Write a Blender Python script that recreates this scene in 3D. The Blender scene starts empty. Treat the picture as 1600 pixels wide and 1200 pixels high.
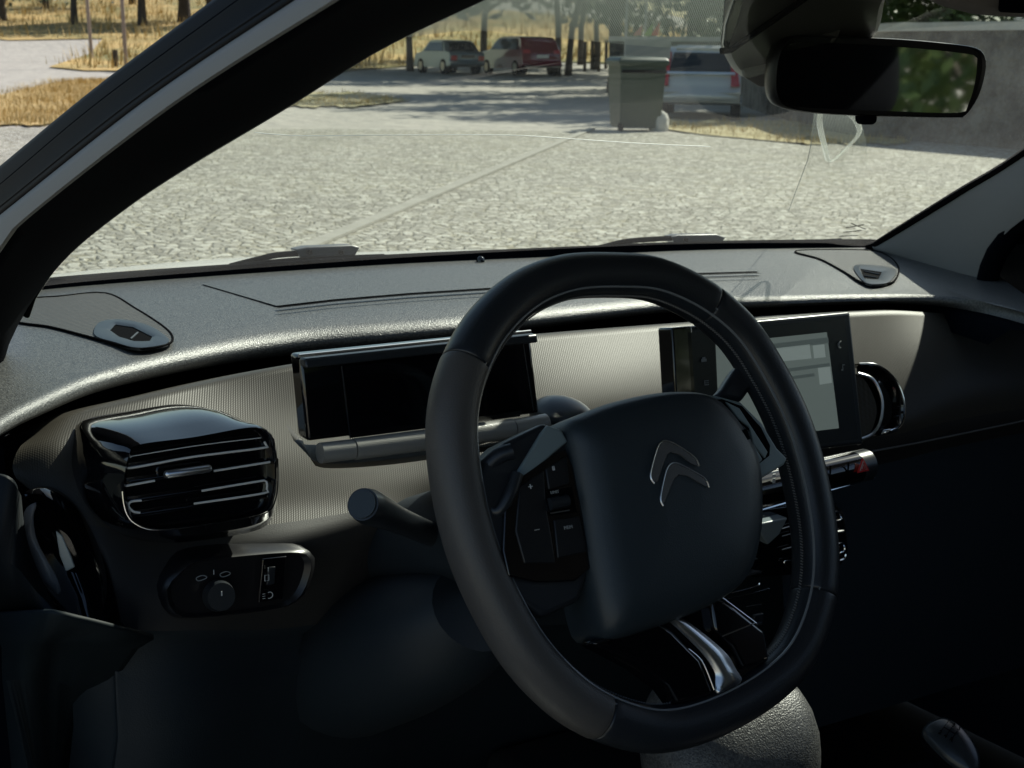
import bpy, bmesh, math, random
from mathutils import Vector, Matrix, noise
R=math.radians
random.seed(7)
sc=bpy.context.scene; COL=sc.collection
# ------------------------------------------------------------------ camera
FPX=2340.0
YAW,PITCH,ROLL=R(32.5),R(12.3),R(1.0)
d_=Vector((math.sin(YAW)*math.cos(PITCH),math.cos(YAW)*math.cos(PITCH),-math.sin(PITCH)))
r0=d_.cross(Vector((0,0,1))).normalized(); u0=r0.cross(d_)
CR=r0*math.cos(ROLL)+u0*math.sin(ROLL); CU=u0*math.cos(ROLL)-r0*math.sin(ROLL)
def ray(u,v): return (d_+CR*((u-800)/FPX)-CU*((v-600)/FPX)).normalized()
WC=Vector((-.36,0,.95))                       # centre of the steering wheel
CAM=WC-1.1*ray(990,775)
cam=bpy.data.cameras.new('camera'); co=bpy.data.objects.new('camera',cam); COL.objects.link(co)
M=Matrix((CR,CU,-d_)).transposed().to_4x4(); M.translation=CAM; co.matrix_world=M
cam.sensor_width=36; cam.lens=FPX/1600*36; cam.clip_start=.02; cam.clip_end=2000
cam.dof.use_dof=True; cam.dof.focus_distance=1.2; cam.dof.aperture_fstop=26
sc.camera=co
# ------------------------------------------------------------------ light
SUN_AZ,SUN_EL=R(71),R(42)
w=bpy.data.worlds.new('World'); sc.world=w; w.use_nodes=True
nt=w.node_tree; sky=nt.nodes.new('ShaderNodeTexSky'); sky.sky_type='NISHITA'; sky.sun_disc=False
sky.sun_elevation=SUN_EL; sky.sun_rotation=SUN_AZ; sky.air_density=1.2; sky.dust_density=.6
bg=nt.nodes['Background']; bg.inputs[1].default_value=.074
nt.links.new(sky.outputs[0],bg.inputs[0])
sd=Vector((math.sin(SUN_AZ)*math.cos(SUN_EL),math.cos(SUN_AZ)*math.cos(SUN_EL),math.sin(SUN_EL)))
sl=bpy.data.lights.new('sun','SUN'); so=bpy.data.objects.new('sun',sl); COL.objects.link(so)
sl.energy=5.0; sl.angle=R(.5); sl.color=(1,.96,.89)
so.rotation_euler=sd.to_track_quat('Z','Y').to_euler(); so.location=(20,0,20)
sc.view_settings.view_transform='Standard'; sc.view_settings.look='None'
sc.view_settings.exposure=.48; sc.view_settings.gamma=1
sc.render.engine='CYCLES'
sc.cycles.max_bounces=8; sc.cycles.transparent_max_bounces=24
# ------------------------------------------------------------------ pixel -> point
def Q(u,v,x=None,y=None,z=None,dep=None):
    q=ray(u,v)
    if dep is not None: return CAM+q*(dep/q.dot(d_))
    if x is not None: t=(x-CAM.x)/q.x
    elif y is not None: t=(y-CAM.y)/q.y
    else: t=(z-CAM.z)/q.z
    return CAM+q*t
def QP(u,v,p,n):
    q=ray(u,v); n=Vector(n); return CAM+q*((Vector(p)-CAM).dot(n)/q.dot(n))
# ------------------------------------------------------------------ materials
def mat(name,col,rough=.5,metal=0,spec=.5,coat=0,bump=None,var=None,sheen=0,emit=None,ao=None):
    """bump=(kind,scale,strength,dist)  var=(scale,amount,colour2)"""
    m=bpy.data.materials.new(name); m.use_nodes=True; n=m.node_tree.nodes; L=m.node_tree.links
    b=n['Principled BSDF']
    b.inputs['Base Color'].default_value=(*col,1); b.inputs['Roughness'].default_value=rough
    b.inputs['Metallic'].default_value=metal; b.inputs['Specular IOR Level'].default_value=spec
    b.inputs['Coat Weight'].default_value=coat
    tc=n.new('ShaderNodeTexCoord')
    if var:
        t=n.new('ShaderNodeTexNoise'); t.inputs['Scale'].default_value=var[0]; t.inputs['Detail'].default_value=6
        t.inputs['Roughness'].default_value=.65
        L.new(tc.outputs['Object'],t.inputs['Vector'])
        r=n.new('ShaderNodeValToRGB'); r.color_ramp.elements[0].position=.5-.5*var[1]; r.color_ramp.elements[1].position=.5+.5*var[1]
        r.color_ramp.elements[0].color=(*col,1); r.color_ramp.elements[1].color=(*var[2],1)
        L.new(t.outputs['Fac'],r.inputs[0]); L.new(r.outputs[0],b.inputs['Base Color'])
    if bump:
        k,s,st,di=bump[:4]
        bp=n.new('ShaderNodeBump'); bp.inputs['Strength'].default_value=st; bp.inputs['Distance'].default_value=di
        if k=='noise':
            t=n.new('ShaderNodeTexNoise'); t.inputs['Scale'].default_value=s; t.inputs['Detail'].default_value=3; o=t.outputs['Fac']
            L.new(tc.outputs['Object'],t.inputs['Vector'])
        elif k=='grain':
            t=n.new('ShaderNodeTexVoronoi'); t.inputs['Scale'].default_value=s; o=t.outputs['Distance']
            L.new(tc.outputs['Object'],t.inputs['Vector'])
        elif k=='wave':
            mp=n.new('ShaderNodeMapping'); mp.inputs['Rotation'].default_value=bump[4]
            L.new(tc.outputs['Object'],mp.inputs['Vector'])
            t=n.new('ShaderNodeTexWave'); t.inputs['Scale'].default_value=s; o=t.outputs['Fac']; t.inputs['Distortion'].default_value=0
            L.new(mp.outputs[0],t.inputs['Vector'])
            if len(bump)>5:
                mp2=n.new('ShaderNodeMapping'); mp2.inputs['Rotation'].default_value=bump[5]
                L.new(tc.outputs['Object'],mp2.inputs['Vector'])
                t2=n.new('ShaderNodeTexWave'); t2.inputs['Scale'].default_value=s*bump[6]
                L.new(mp2.outputs[0],t2.inputs['Vector'])
                a=n.new('ShaderNodeMath'); a.operation='MULTIPLY_ADD'; a.inputs[1].default_value=bump[7]
                L.new(t2.outputs['Fac'],a.inputs[0]); L.new(t.outputs['Fac'],a.inputs[2]); o=a.outputs[0]
        L.new(o,bp.inputs['Height']); L.new(bp.outputs[0],b.inputs['Normal'])
    if emit: b.inputs['Emission Color'].default_value=(*emit[:3],1); b.inputs['Emission Strength'].default_value=emit[3]
    return m
K={}
K['dash']=mat('grained dark plastic',(.034,.036,.039),.4,spec=.8,bump=('noise',640,1,.0007),var=(380,.2,(.10,.102,.10)))
K['fascia']=mat('ribbed soft fascia',(.046,.041,.033),.48,spec=.3,bump=('wave',165,.2,.0005,(R(20),R(0),R(32)),(R(80),R(40),R(20)),1.0,.6))
K['fasciaP']=mat('woven passenger fascia',(.046,.041,.033),.48,spec=.3,bump=('wave',80,.22,.0012,(R(20),R(0),R(-28)),(R(80),R(40),R(20)),1.0,.6))
K['grille']=mat('ribbed speaker grille',(.035,.036,.038),.5,bump=('wave',55,1,.003,(0,0,R(75))))
K['groove']=mat('groove shadow plastic',(.004,.004,.005),.9,spec=.03)
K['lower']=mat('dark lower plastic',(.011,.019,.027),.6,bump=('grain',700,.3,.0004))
K['gloss']=mat('gloss black',(.004,.004,.005),.07,spec=.6,coat=.5)
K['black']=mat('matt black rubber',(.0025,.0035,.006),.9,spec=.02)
K['seal']=mat('door seal rubber',(.004,.005,.007),.5,spec=.05)
K['satin']=mat('satin black plastic',(.018,.022,.027),.32,spec=.55)
K['leather']=mat('black leather',(.017,.021,.027),.36,spec=.55,bump=('grain',650,.2,.0004))
K['grip']=mat('matt grey grip leather',(.075,.073,.072),.45,spec=.5,bump=('grain',900,.35,.0004),var=(9,.6,(.072,.066,.062)))  # lighter, matt leather for the left grip
K['hub']=mat('airbag cover plastic',(.025,.036,.045),.42,spec=.5,bump=('grain',1100,.3,.0003))
K['chrome']=mat('chrome',(.85,.86,.88),.12,metal=1)
K['satinchrome']=mat('satin chrome',(.7,.71,.72),.28,metal=1)
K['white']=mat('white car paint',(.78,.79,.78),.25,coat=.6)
K['pillarpaint']=mat('shaded white frame paint',(.24,.235,.215),.5,spec=.2)  # white paint greyed so the colour carries its shade
K['trimgrey']=mat('grey cloth pillar trim',(.2,.2,.2),.9,bump=('noise',900,.4,.0005))
K['headliner']=mat('headliner cloth',(.2,.19,.18),.95,bump=('noise',700,.4,.0005))
K['bracket']=mat('mirror bracket plastic',(.05,.045,.047),.5)
K['carpet']=mat('carpet',(.01,.01,.011),.95)
K['seat']=mat('seat cloth',(.005,.0055,.007),.95,spec=.02,bump=('noise',400,.5,.002))
K['screenoff']=mat('dark display glass',(.003,.003,.004),.05,spec=.5)
K['screenon']=mat('pale display',(.12,.15,.14),.3,spec=.5,emit=(.42,.52,.48,.12))
K['icon']=mat('pale print',(.6,.62,.62),.5)
K['iconw']=mat('dim print',(.3,.32,.33),.6)
K['scrline']=mat('display line',(.3,.35,.33),.3,emit=(.5,.6,.56,.17))
K['scrbar']=mat('display bar',(.12,.15,.14),.3,emit=(.3,.38,.36,.09))
K['red']=mat('hazard red',(.6,.02,.02),.4)
K['thread']=mat('leather stitching',(.16,.16,.16),.7)
K['knobtop']=mat('gear knob cap',(.022,.028,.034),.25,spec=.5)
K['mirror']=mat('mirror glass',(.85,.88,.8),.03,metal=1)
K['wiper']=mat('wiper metal',(.12,.12,.12),.4,metal=.3)
# glass with a little dust
def glass(name,tint,dust,refl=.9,frit=False):
    m=bpy.data.materials.new(name); m.use_nodes=True; n=m.node_tree.nodes; L=m.node_tree.links
    for x in list(n): n.remove(x)
    out=n.new('ShaderNodeOutputMaterial'); tr=n.new('ShaderNodeBsdfTransparent'); tr.inputs[0].default_value=(*tint,1)
    gl=n.new('ShaderNodeBsdfGlossy'); gl.inputs['Roughness'].default_value=.0
    lw=n.new('ShaderNodeLayerWeight'); lw.inputs[0].default_value=.5
    pw=n.new('ShaderNodeMath'); pw.operation='POWER'; pw.inputs[1].default_value=5; L.new(lw.outputs['Facing'],pw.inputs[0])
    mul=n.new('ShaderNodeMath'); mul.operation='MULTIPLY_ADD'; mul.inputs[1].default_value=.9*refl; mul.inputs[2].default_value=.04*refl; L.new(pw.outputs[0],mul.inputs[0])
    mx=n.new('ShaderNodeMixShader'); L.new(mul.outputs[0],mx.inputs[0]); L.new(tr.outputs[0],mx.inputs[1]); L.new(gl.outputs[0],mx.inputs[2])
    df=n.new('ShaderNodeBsdfTranslucent'); df.inputs[0].default_value=(.8,.8,.74,1)
    tc=n.new('ShaderNodeTexCoord'); ns=n.new('ShaderNodeTexNoise'); ns.inputs['Scale'].default_value=4; ns.inputs['Detail'].default_value=8
    L.new(tc.outputs['Object'],ns.inputs['Vector'])
    mr=n.new('ShaderNodeMapRange'); mr.inputs[1].default_value=.3; mr.inputs[2].default_value=.7
    mr.inputs[3].default_value=dust*.6; mr.inputs[4].default_value=dust*1.4; L.new(ns.outputs[0],mr.inputs[0])
    sp=n.new('ShaderNodeTexVoronoi'); sp.inputs['Scale'].default_value=55; L.new(tc.outputs['Object'],sp.inputs['Vector'])
    lt=n.new('ShaderNodeMath'); lt.operation='LESS_THAN'; lt.inputs[1].default_value=.045; L.new(sp.outputs['Distance'],lt.inputs[0])
    ad=n.new('ShaderNodeMath'); ad.operation='MULTIPLY_ADD'; ad.inputs[1].default_value=dust*3; L.new(lt.outputs[0],ad.inputs[0]); L.new(mr.outputs[0],ad.inputs[2])
    mx2=n.new('ShaderNodeMixShader'); L.new(ad.outputs[0],mx2.inputs[0]); L.new(mx.outputs[0],mx2.inputs[1]); L.new(df.outputs[0],mx2.inputs[2])
    last=mx2
    L.new(last.outputs[0],out.inputs[0]); return m
K['glass']=glass('windshield glass',(.85,.905,.815),.03,.12)
K['cglass']=mat('tinted window',(.012,.018,.022),.08,spec=.45)
# printed dots: opaque dots on clear
def dots(name,scale,r0,fade):
    m=bpy.data.materials.new(name); m.use_nodes=True; n=m.node_tree.nodes; L=m.node_tree.links
    b=n['Principled BSDF']; b.inputs['Base Color'].default_value=(.2,.2,.19,1); b.inputs['Roughness'].default_value=.8
    out=n['Material Output']; uv=n.new('ShaderNodeUVMap')
    mp=n.new('ShaderNodeMapping'); mp.inputs['Scale'].default_value=(scale,scale,0); mp.inputs['Rotation'].default_value=(0,0,R(45)); L.new(uv.outputs[0],mp.inputs[0])
    fr=n.new('ShaderNodeVectorMath'); fr.operation='FRACTION'; L.new(mp.outputs[0],fr.inputs[0])
    sb=n.new('ShaderNodeVectorMath'); sb.operation='SUBTRACT'; sb.inputs[1].default_value=(.5,.5,0); L.new(fr.outputs[0],sb.inputs[0])
    ln=n.new('ShaderNodeVectorMath'); ln.operation='LENGTH'; L.new(sb.outputs[0],ln.inputs[0])
    at=n.new('ShaderNodeAttribute'); at.attribute_name='fade'
    ml=n.new('ShaderNodeMath'); ml.operation='MULTIPLY'; ml.inputs[1].default_value=r0; L.new(at.outputs['Fac'],ml.inputs[0])
    lt=n.new('ShaderNodeMath'); lt.operation='LESS_THAN'; L.new(ln.outputs['Value'],lt.inputs[0]); L.new(ml.outputs[0],lt.inputs[1])
    tr=n.new('ShaderNodeBsdfTransparent'); mx=n.new('ShaderNodeMixShader'); tl=n.new('ShaderNodeBsdfTranslucent'); tl.inputs[0].default_value=(.085,.095,.085,1)
    as_=n.new('ShaderNodeAddShader'); L.new(b.outputs[0],as_.inputs[0]); L.new(tl.outputs[0],as_.inputs[1]); b=as_
    L.new(lt.outputs[0],mx.inputs[0]); L.new(tr.outputs[0],mx.inputs[1]); L.new(b.outputs[0],mx.inputs[2]); L.new(mx.outputs[0],out.inputs[0])
    return m
K['dots']=dots('printed dots',1.0,.62,0)
# ------------------------------------------------------------------ mesh helpers
def vlist(pts): return [Vector(p) for p in pts]
class MB:
    def __init__(s): s.v=[]; s.f=[]; s.m=[]; s.k=0
    def add(s,vs,fs):
        o=len(s.v); s.v+= [Vector(p) for p in vs]
        for f in fs: s.f.append([i+o for i in f]); s.m.append(s.k)
        return s
    def mtl(s,i): s.k=i; return s
    def box(s,c,sx,sy,sz,X=Vector((1,0,0)),Y=Vector((0,1,0)),Z=Vector((0,0,1))):
        c=Vector(c); vs=[c+X*(a*sx/2)+Y*(b*sy/2)+Z*(e*sz/2) for a in(-1,1) for b in(-1,1) for e in(-1,1)]
        return s.add(vs,[(0,1,3,2),(4,6,7,5),(0,4,5,1),(2,3,7,6),(0,2,6,4),(1,5,7,3)])
    def grid(s,rows,closeu=False,closev=False):
        n=len(rows[0]); m=len(rows); vs=[p for r in rows for p in r]; fs=[]
        for i in range(m if closev else m-1):
            for j in range(n if closeu else n-1):
                a=i*n+j; b=i*n+(j+1)%n; c=((i+1)%m)*n+(j+1)%n; d=((i+1)%m)*n+j
                fs.append((a,b,c,d))
        return s.add(vs,fs)
    def poly(s,pts): return s.add(pts,[list(range(len(pts)))])
    def prism(s,pts,off):
        n=len(pts); off=Vector(off); vs=list(pts)+[p+off for p in pts]
        fs=[list(range(n)),[2*n-1-i for i in range(n)]]+[(i,(i+1)%n,n+(i+1)%n,n+i) for i in range(n)]
        return s.add(vs,fs)
    def tube(s,path,r,seg=10,closed=False,caps=True,up=None,ell=1.0):
        path=vlist(path); n=len(path); rows=[]; prev=None
        for i,p in enumerate(path):
            if closed: t=(path[(i+1)%n]-path[i-1]).normalized()
            else: t=(path[min(i+1,n-1)]-path[max(i-1,0)]).normalized()
            if up is not None: a=Vector(up)
            else: a=prev if prev is not None else (Vector((0,0,1)) if abs(t.z)<.9 else Vector((1,0,0)))
            b=t.cross(a).normalized(); a=b.cross(t).normalized(); prev=a
            rr=r[i] if isinstance(r,(list,tuple)) else r
            rows.append([p+(a*math.cos(k*2*math.pi/seg)*ell+b*math.sin(k*2*math.pi/seg))*rr for k in range(seg)])
        s.grid(rows,closeu=True,closev=closed)
        if caps and not closed: s.poly(rows[0][::-1]); s.poly(rows[-1])
        return s
    def build(s,name,m,parent=None,smooth=True,bevel=0,solid=0,label=None,sub=0,angle=40):
        n=len(s.v); c=sum(s.v,Vector())/n; zmin=min(p.z for p in s.v); c.z=zmin
        me=bpy.data.meshes.new(name); me.from_pydata([p-c for p in s.v],[],s.f)
        ms=m if isinstance(m,(list,tuple)) else [m]
        for x in ms: me.materials.append(x)
        for p,k in zip(me.polygons,s.m): p.material_index=k; p.use_smooth=smooth
        bm=bmesh.new(); bm.from_mesh(me); bmesh.ops.recalc_face_normals(bm,faces=bm.faces)
        if smooth:
            for e in bm.edges:
                if len(e.link_faces)==2 and e.calc_face_angle(0)>R(angle): e.smooth=False
        bm.to_mesh(me); bm.free()
        o=bpy.data.objects.new(name,me); COL.objects.link(o)
        put(o,c,parent)
        if solid: q=o.modifiers.new('s','SOLIDIFY'); q.thickness=solid; q.offset=0
        if bevel: q=o.modifiers.new('b','BEVEL'); q.width=bevel; q.segments=3; q.limit_method='ANGLE'; q.angle_limit=R(35)
        if sub: q=o.modifiers.new('u','SUBSURF'); q.levels=sub; q.render_levels=sub
        if label: o['label']=label
        return o
WL={}
def put(o,c,parent):
    c=Vector(c); WL[o.name]=c.copy()
    if parent is not None: o.parent=parent; o.location=c-WL[parent.name]
    else: o.location=c
def thing(name,label,cat,loc,group=None):
    o=bpy.data.objects.new(name,None); COL.objects.link(o); o.empty_display_size=.1
    put(o,loc,None); tag(o,label,cat,group); return o
def tag(o,label=None,cat=None,group=None,kind=None):
    if label: o['label']=label
    if cat: o['category']=cat
    if group: o['group']=group
    if kind: o['kind']=kind
    return o
def cr(pts,n,closed=False):
    """Catmull-Rom resample to n points"""
    pts=vlist(pts); m=len(pts); segs=m if closed else m-1; out=[]
    for i in range(n):
        t=i/(n if closed else n-1)*segs; k=min(int(t),segs-1); f=t-k
        if closed: p=[pts[(k+j)%m] for j in(-1,0,1,2)]
        else: p=[pts[max(0,min(m-1,k+j))] for j in(-1,0,1,2)]
        a,b,c,d=p
        out.append(.5*((2*b)+(c-a)*f+(2*a-5*b+4*c-d)*f*f+(3*b-a-3*c+d)*f**3))
    return out
def relen(pts,n,closed=False):
    """resample by arc length"""
    P=list(pts)+([pts[0]] if closed else []); L=[0]
    for a,b in zip(P,P[1:]): L.append(L[-1]+(b-a).length)
    out=[]; j=0
    for i in range(n):
        t=L[-1]*i/(n if closed else n-1)
        while j<len(L)-2 and L[j+1]<t: j+=1
        f=(t-L[j])/max(1e-9,L[j+1]-L[j]); out.append(P[j].lerp(P[j+1],min(1,max(0,f))))
    return out
def text(name,s,loc,X,Y,size,m,parent,label=None,off=.0004):
    c=bpy.data.curves.new(name,'FONT'); c.body=s; c.size=size; c.align_x='CENTER'; c.align_y='CENTER'; c.extrude=off
    o=bpy.data.objects.new(name,c); COL.objects.link(o); bpy.context.view_layer.update()
    me=bpy.data.meshes.new_from_object(o.evaluated_get(bpy.context.evaluated_depsgraph_get()))
    bpy.data.objects.remove(o); bpy.data.curves.remove(c)
    Z=X.cross(Y).normalized(); Mx=Matrix((X.normalized(),Y.normalized(),Z)).transposed().to_4x4(); me.transform(Mx)
    me.materials.clear(); me.materials.append(m); o=bpy.data.objects.new(name,me); COL.objects.link(o); put(o,loc,parent)
    if label: o['label']=label
    return o
HD=Vector((math.sin(YAW),math.cos(YAW),0)); RT=Vector((math.cos(YAW),-math.sin(YAW),0))
C0=Vector((CAM.x,CAM.y,0))
TK=[(-50,0),(27,0),(45,.12),(60,.38),(73,.72),(82,1.15),(100,2.6),(140,5.9),(200,10),(400,18),(900,30)]
def terr(x,y):
    q=Vector((x,y,0))-C0; p=q.dot(HD); s=q.dot(RT)
    for (a,za),(b,zb) in zip(TK,TK[1:]):
        if p<b: t=max(0,(p-a)/(b-a)); z=za+(zb-za)*t; break
    else: z=30
    und=.25*noise.noise(Vector((x*.06,y*.06,0)))*min(1,max(0,(p-40)/30))
    f=1-.45*min(1,max(0,(s-6)/20))
    return z*f+und*max(0,min(1,(p-80)/40))*3
def G(u,v,off=0):
    q=ray(u,v); t=3.0
    while t<900:
        P=CAM+q*t
        if P.z<=terr(P.x,P.y)+off: break
        t*=1.01
    a,b=t/1.01,t
    for _ in range(20):
        m=(a+b)/2; P=CAM+q*m
        if P.z<=terr(P.x,P.y)+off: b=m
        else: a=m
    P=CAM+q*b; return P
def PQ(p,q): 
    P=C0+HD*p+RT*q; return Vector((P.x,P.y,terr(P.x,P.y)))
def U(u,p):          # point on the terrain straight below pixel column u at depth p
    k=ray(u,90); return PQ(p,p*k.dot(RT)/k.dot(HD))
K['gravel']=mat('pale gravel',(.30,.28,.245),.95,bump=('noise',2.2,.9,.15),var=(1.4,.35,(.40,.375,.325)))
K['drygrass']=mat('dry grass ground',(.36,.25,.10),.95,bump=('noise',3,1,.2),var=(.5,.35,(.5,.36,.15)))
K['hillgrass']=mat('hill grass ground',(.16,.15,.045),.95,bump=('noise',2,1,.3),var=(.16,.22,(.48,.33,.12)))
K['blade']=mat('dry grass blades',(.42,.3,.11),.9,var=(.7,.4,(.55,.4,.17)))
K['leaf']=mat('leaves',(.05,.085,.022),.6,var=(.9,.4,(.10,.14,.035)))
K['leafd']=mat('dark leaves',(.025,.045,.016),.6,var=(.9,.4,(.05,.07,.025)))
K['bark']=mat('bark',(.055,.045,.038),.95,bump=('noise',9,.9,.06),var=(4,.4,(.09,.075,.06)))
K['wood']=mat('weathered wood',(.33,.26,.22),.9,bump=('noise',12,.6,.02))
K['stone']=mat('old stone wall',(.04,.04,.036),.95,bump=('noise',5,1,.2),var=(2.6,.22,(.15,.145,.125)))
K['coping']=mat('wall coping',(.42,.41,.38),.9,bump=('noise',5,.8,.06),var=(2,.35,(.55,.54,.5)))
K['binp']=mat('dark green bin plastic',(.016,.038,.026),.4,var=(2.5,.4,(.028,.052,.038)))
K['whouse']=mat('white render',(.72,.71,.67),.9,var=(.5,.4,(.8,.79,.75)))
K['win']=mat('window glass',(.02,.025,.03),.1)
# cobbles
def cobble():
    m=bpy.data.materials.new('cobblestones'); m.use_nodes=True; n=m.node_tree.nodes; L=m.node_tree.links
    b=n['Principled BSDF']; b.inputs['Roughness'].default_value=.8; b.inputs['Specular IOR Level'].default_value=.35
    tc=n.new('ShaderNodeTexCoord'); nz=n.new('ShaderNodeTexNoise'); nz.inputs['Scale'].default_value=3
    L.new(tc.outputs['Object'],nz.inputs['Vector'])
    mxv=n.new('ShaderNodeVectorMath'); mxv.operation='MULTIPLY_ADD'; mxv.inputs[1].default_value=(.05,.05,0)
    L.new(nz.outputs['Color'],mxv.inputs[0]); L.new(tc.outputs['Object'],mxv.inputs[2])
    v=n.new('ShaderNodeTexVoronoi'); v.inputs['Scale'].default_value=11.5; v.inputs['Randomness'].default_value=.75; L.new(mxv.outputs[0],v.inputs['Vector'])
    v2=n.new('ShaderNodeTexVoronoi'); v2.feature='DISTANCE_TO_EDGE'; v2.inputs['Scale'].default_value=11.5; v2.inputs['Randomness'].default_value=.75; L.new(mxv.outputs[0],v2.inputs['Vector'])
    sx=n.new('ShaderNodeSeparateColor'); L.new(v.outputs['Color'],sx.inputs[0])
    r=n.new('ShaderNodeValToRGB'); e=r.color_ramp.elements; e[0].color=(.24,.228,.19,1); e[1].color=(.54,.52,.45,1); L.new(sx.outputs[0],r.inputs[0])
    ed=n.new('ShaderNodeMapRange'); ed.inputs[1].default_value=.0; ed.inputs[2].default_value=.11; L.new(v2.outputs['Distance'],ed.inputs[0])
    big=n.new('ShaderNodeTexNoise'); big.inputs['Scale'].default_value=.45; big.inputs['Detail'].default_value=5; L.new(tc.outputs['Object'],big.inputs['Vector'])
    gap=n.new('ShaderNodeValToRGB'); gap.color_ramp.elements[0].color=(.21,.19,.13,1); gap.color_ramp.elements[1].color=(.31,.28,.18,1)
    gap.color_ramp.elements[0].position=.4; gap.color_ramp.elements[1].position=.6; L.new(big.outputs[0],gap.inputs[0])
    mx=n.new('ShaderNodeMix'); mx.data_type='RGBA'; L.new(ed.outputs[0],mx.inputs[0]); L.new(gap.outputs[0],mx.inputs[6]); L.new(r.outputs[0],mx.inputs[7])
    L.new(mx.outputs[2],b.inputs['Base Color'])
    pw=n.new('ShaderNodeMath'); pw.operation='POWER'; pw.inputs[1].default_value=.5; L.new(ed.outputs[0],pw.inputs[0])
    ad=n.new('ShaderNodeMath'); ad.operation='MULTIPLY_ADD'; ad.inputs[1].default_value=.6; L.new(sx.outputs[1],ad.inputs[0]); L.new(pw.outputs[0],ad.inputs[2])
    fn=n.new('ShaderNodeTexNoise'); fn.inputs['Scale'].default_value=30; L.new(tc.outputs['Object'],fn.inputs['Vector'])
    ad2=n.new('ShaderNodeMath'); ad2.operation='MULTIPLY_ADD'; ad2.inputs[1].default_value=.5; L.new(fn.outputs[0],ad2.inputs[0]); L.new(ad.outputs[0],ad2.inputs[2])
    bp=n.new('ShaderNodeBump'); bp.inputs['Strength'].default_value=1; bp.inputs['Distance'].default_value=.03; L.new(ad2.outputs[0],bp.inputs['Height']); L.new(bp.outputs[0],b.inputs['Normal'])
    return m
K['cobble']=cobble()
# terrain sheet
ps=[-120,-60,-30,-12]+[27+i*2.5 for i in range(0,50)]+[160,175,200,240,300,400,600,900]
qs=[-500,-300,-200,-140,-100]+[-80+i*4 for i in range(41)]+[100,140,200,300,500]
mb=MB(); rows=[]
for p in ps:
    rw=[]
    for q in qs:
        P=C0+HD*p+RT*q; rw.append(Vector((P.x,P.y,terr(P.x,P.y)-.012)))
    rows.append(rw)
mb.grid(rows); tag(mb.build('ground',K['gravel']),kind='structure')
mb=MB(); mb.poly([Vector((*(C0+HD*p+RT*q).xy,.0)) for p,q in ((-12,-22),(-12,26),(21,26),(26.6,12),(26.8,0),(25.6,-6),(24.2,-9.5),(22.5,-22))])
tag(mb.build('cobbled_ground',K['cobble']),kind='structure')
a,b=G(500,380),G(925,202); dn=(b-a).normalized(); sd_=dn.cross(Vector((0,0,1)))
mb=MB(); a2=a-dn*6; mb.poly([a2-sd_*.06+Vector((0,0,.01)),b-sd_*.06+Vector((0,0,.01)),b+sd_*.06+Vector((0,0,.01)),a2+sd_*.06+Vector((0,0,.01))])
mb.prism([a2-sd_*.06+Vector((0,0,.004)),b-sd_*.06+Vector((0,0,.004)),b+sd_*.06+Vector((0,0,.004)),a2+sd_*.06+Vector((0,0,.004))],Vector((0,0,.02)))
K['strip']=mat('concrete strip',(.25,.24,.2),.9,bump=('noise',12,.5,.02),var=(3,.4,(.34,.325,.28)))
tag(mb.build('paving_strip',K['strip']),kind='structure')
def drape(rws,off,n=24):
    rows=[]
    vs=[r[0] for r in rws]
    m=len(rws)*4
    for i in range(m+1):
        t=i/m*(len(rws)-1); k=min(int(t),len(rws)-2); f=t-k
        v,a,b=[rws[k][j]*(1-f)+rws[k+1][j]*f for j in range(3)]
        row=[]
        for j in range(n+1):
            u=a+(b-a)*j/n; e=3*math.sin(u*.11+v)+2*math.sin(u*.31)
            P=G(u,v+(e*.5 if i in(0,m) else 0)); P.z+=off; row.append(P)
        rows.append(row)
    return rows
def tufts(rows,n,h,rad=.5,name='dry_grass',m=None,par=None):
    mb=MB(); m_=len(rows)-1; n_=len(rows[0])-1
    for _ in range(n):
        i=random.random()*m_; j=random.random()*n_; a=int(i); b=int(j); f=i-a; g=j-b
        P=rows[a][b].lerp(rows[a+1][b],f).lerp(rows[a][b+1].lerp(rows[a+1][b+1],f),g)
        hh=h*random.uniform(.5,1.4)*(1+.7*noise.noise(P*.4))
        for k in range(5):
            an=random.random()*6.28; dx=Vector((math.cos(an),math.sin(an),0)); o=P+dx*random.random()*rad; wd=dx.orthogonal().normalized()*hh*.07; wd.z=0
            tip=o+dx*hh*random.uniform(.1,.6)+Vector((0,0,hh)); mb.add([o-wd,o+wd,tip],[(0,1,2)])
    return mb
g1=drape([(197,-80,190),(175,-80,230),(150,0,230),(135,60,240),(126,110,240)],.03)
mb=MB().grid(g1); mb.k=1; t=tufts(g1,2600,.12,.9); mb.add(t.v,t.f); tag(mb.build('dry_grass',[K['drygrass'],K['blade']],smooth=False),kind='stuff')
# strip at the wall, patch in mid ground
K['tuft2']=mat('short yellow grass',(.30,.25,.11),.95,bump=('noise',3,1,.2),var=(.8,.3,(.46,.4,.24)))
g2=drape([(226,1255,1420),(212,1100,1420),(203,1040,1420),(190,1030,1420)],.02)
mb=MB().grid(g2); mb.k=1; t=tufts(g2,500,.09,.3); mb.add(t.v,t.f); tag(mb.build('dry_grass',[K['tuft2'],K['blade']],smooth=False),kind='stuff')
K['tuft']=mat('sparse grass',(.34,.30,.15),.95,bump=('noise',3,1,.2),var=(.8,.3,(.44,.4,.26)))
g3=drape([(168,400,560),(158,400,640),(146,420,560)],.03)
mb=MB().grid(g3); mb.k=1; t=tufts(g3,500,.1,.3); mb.add(t.v,t.f); tag(mb.build('dry_grass',[K['tuft'],K['blade']],smooth=False),kind='stuff')
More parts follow.
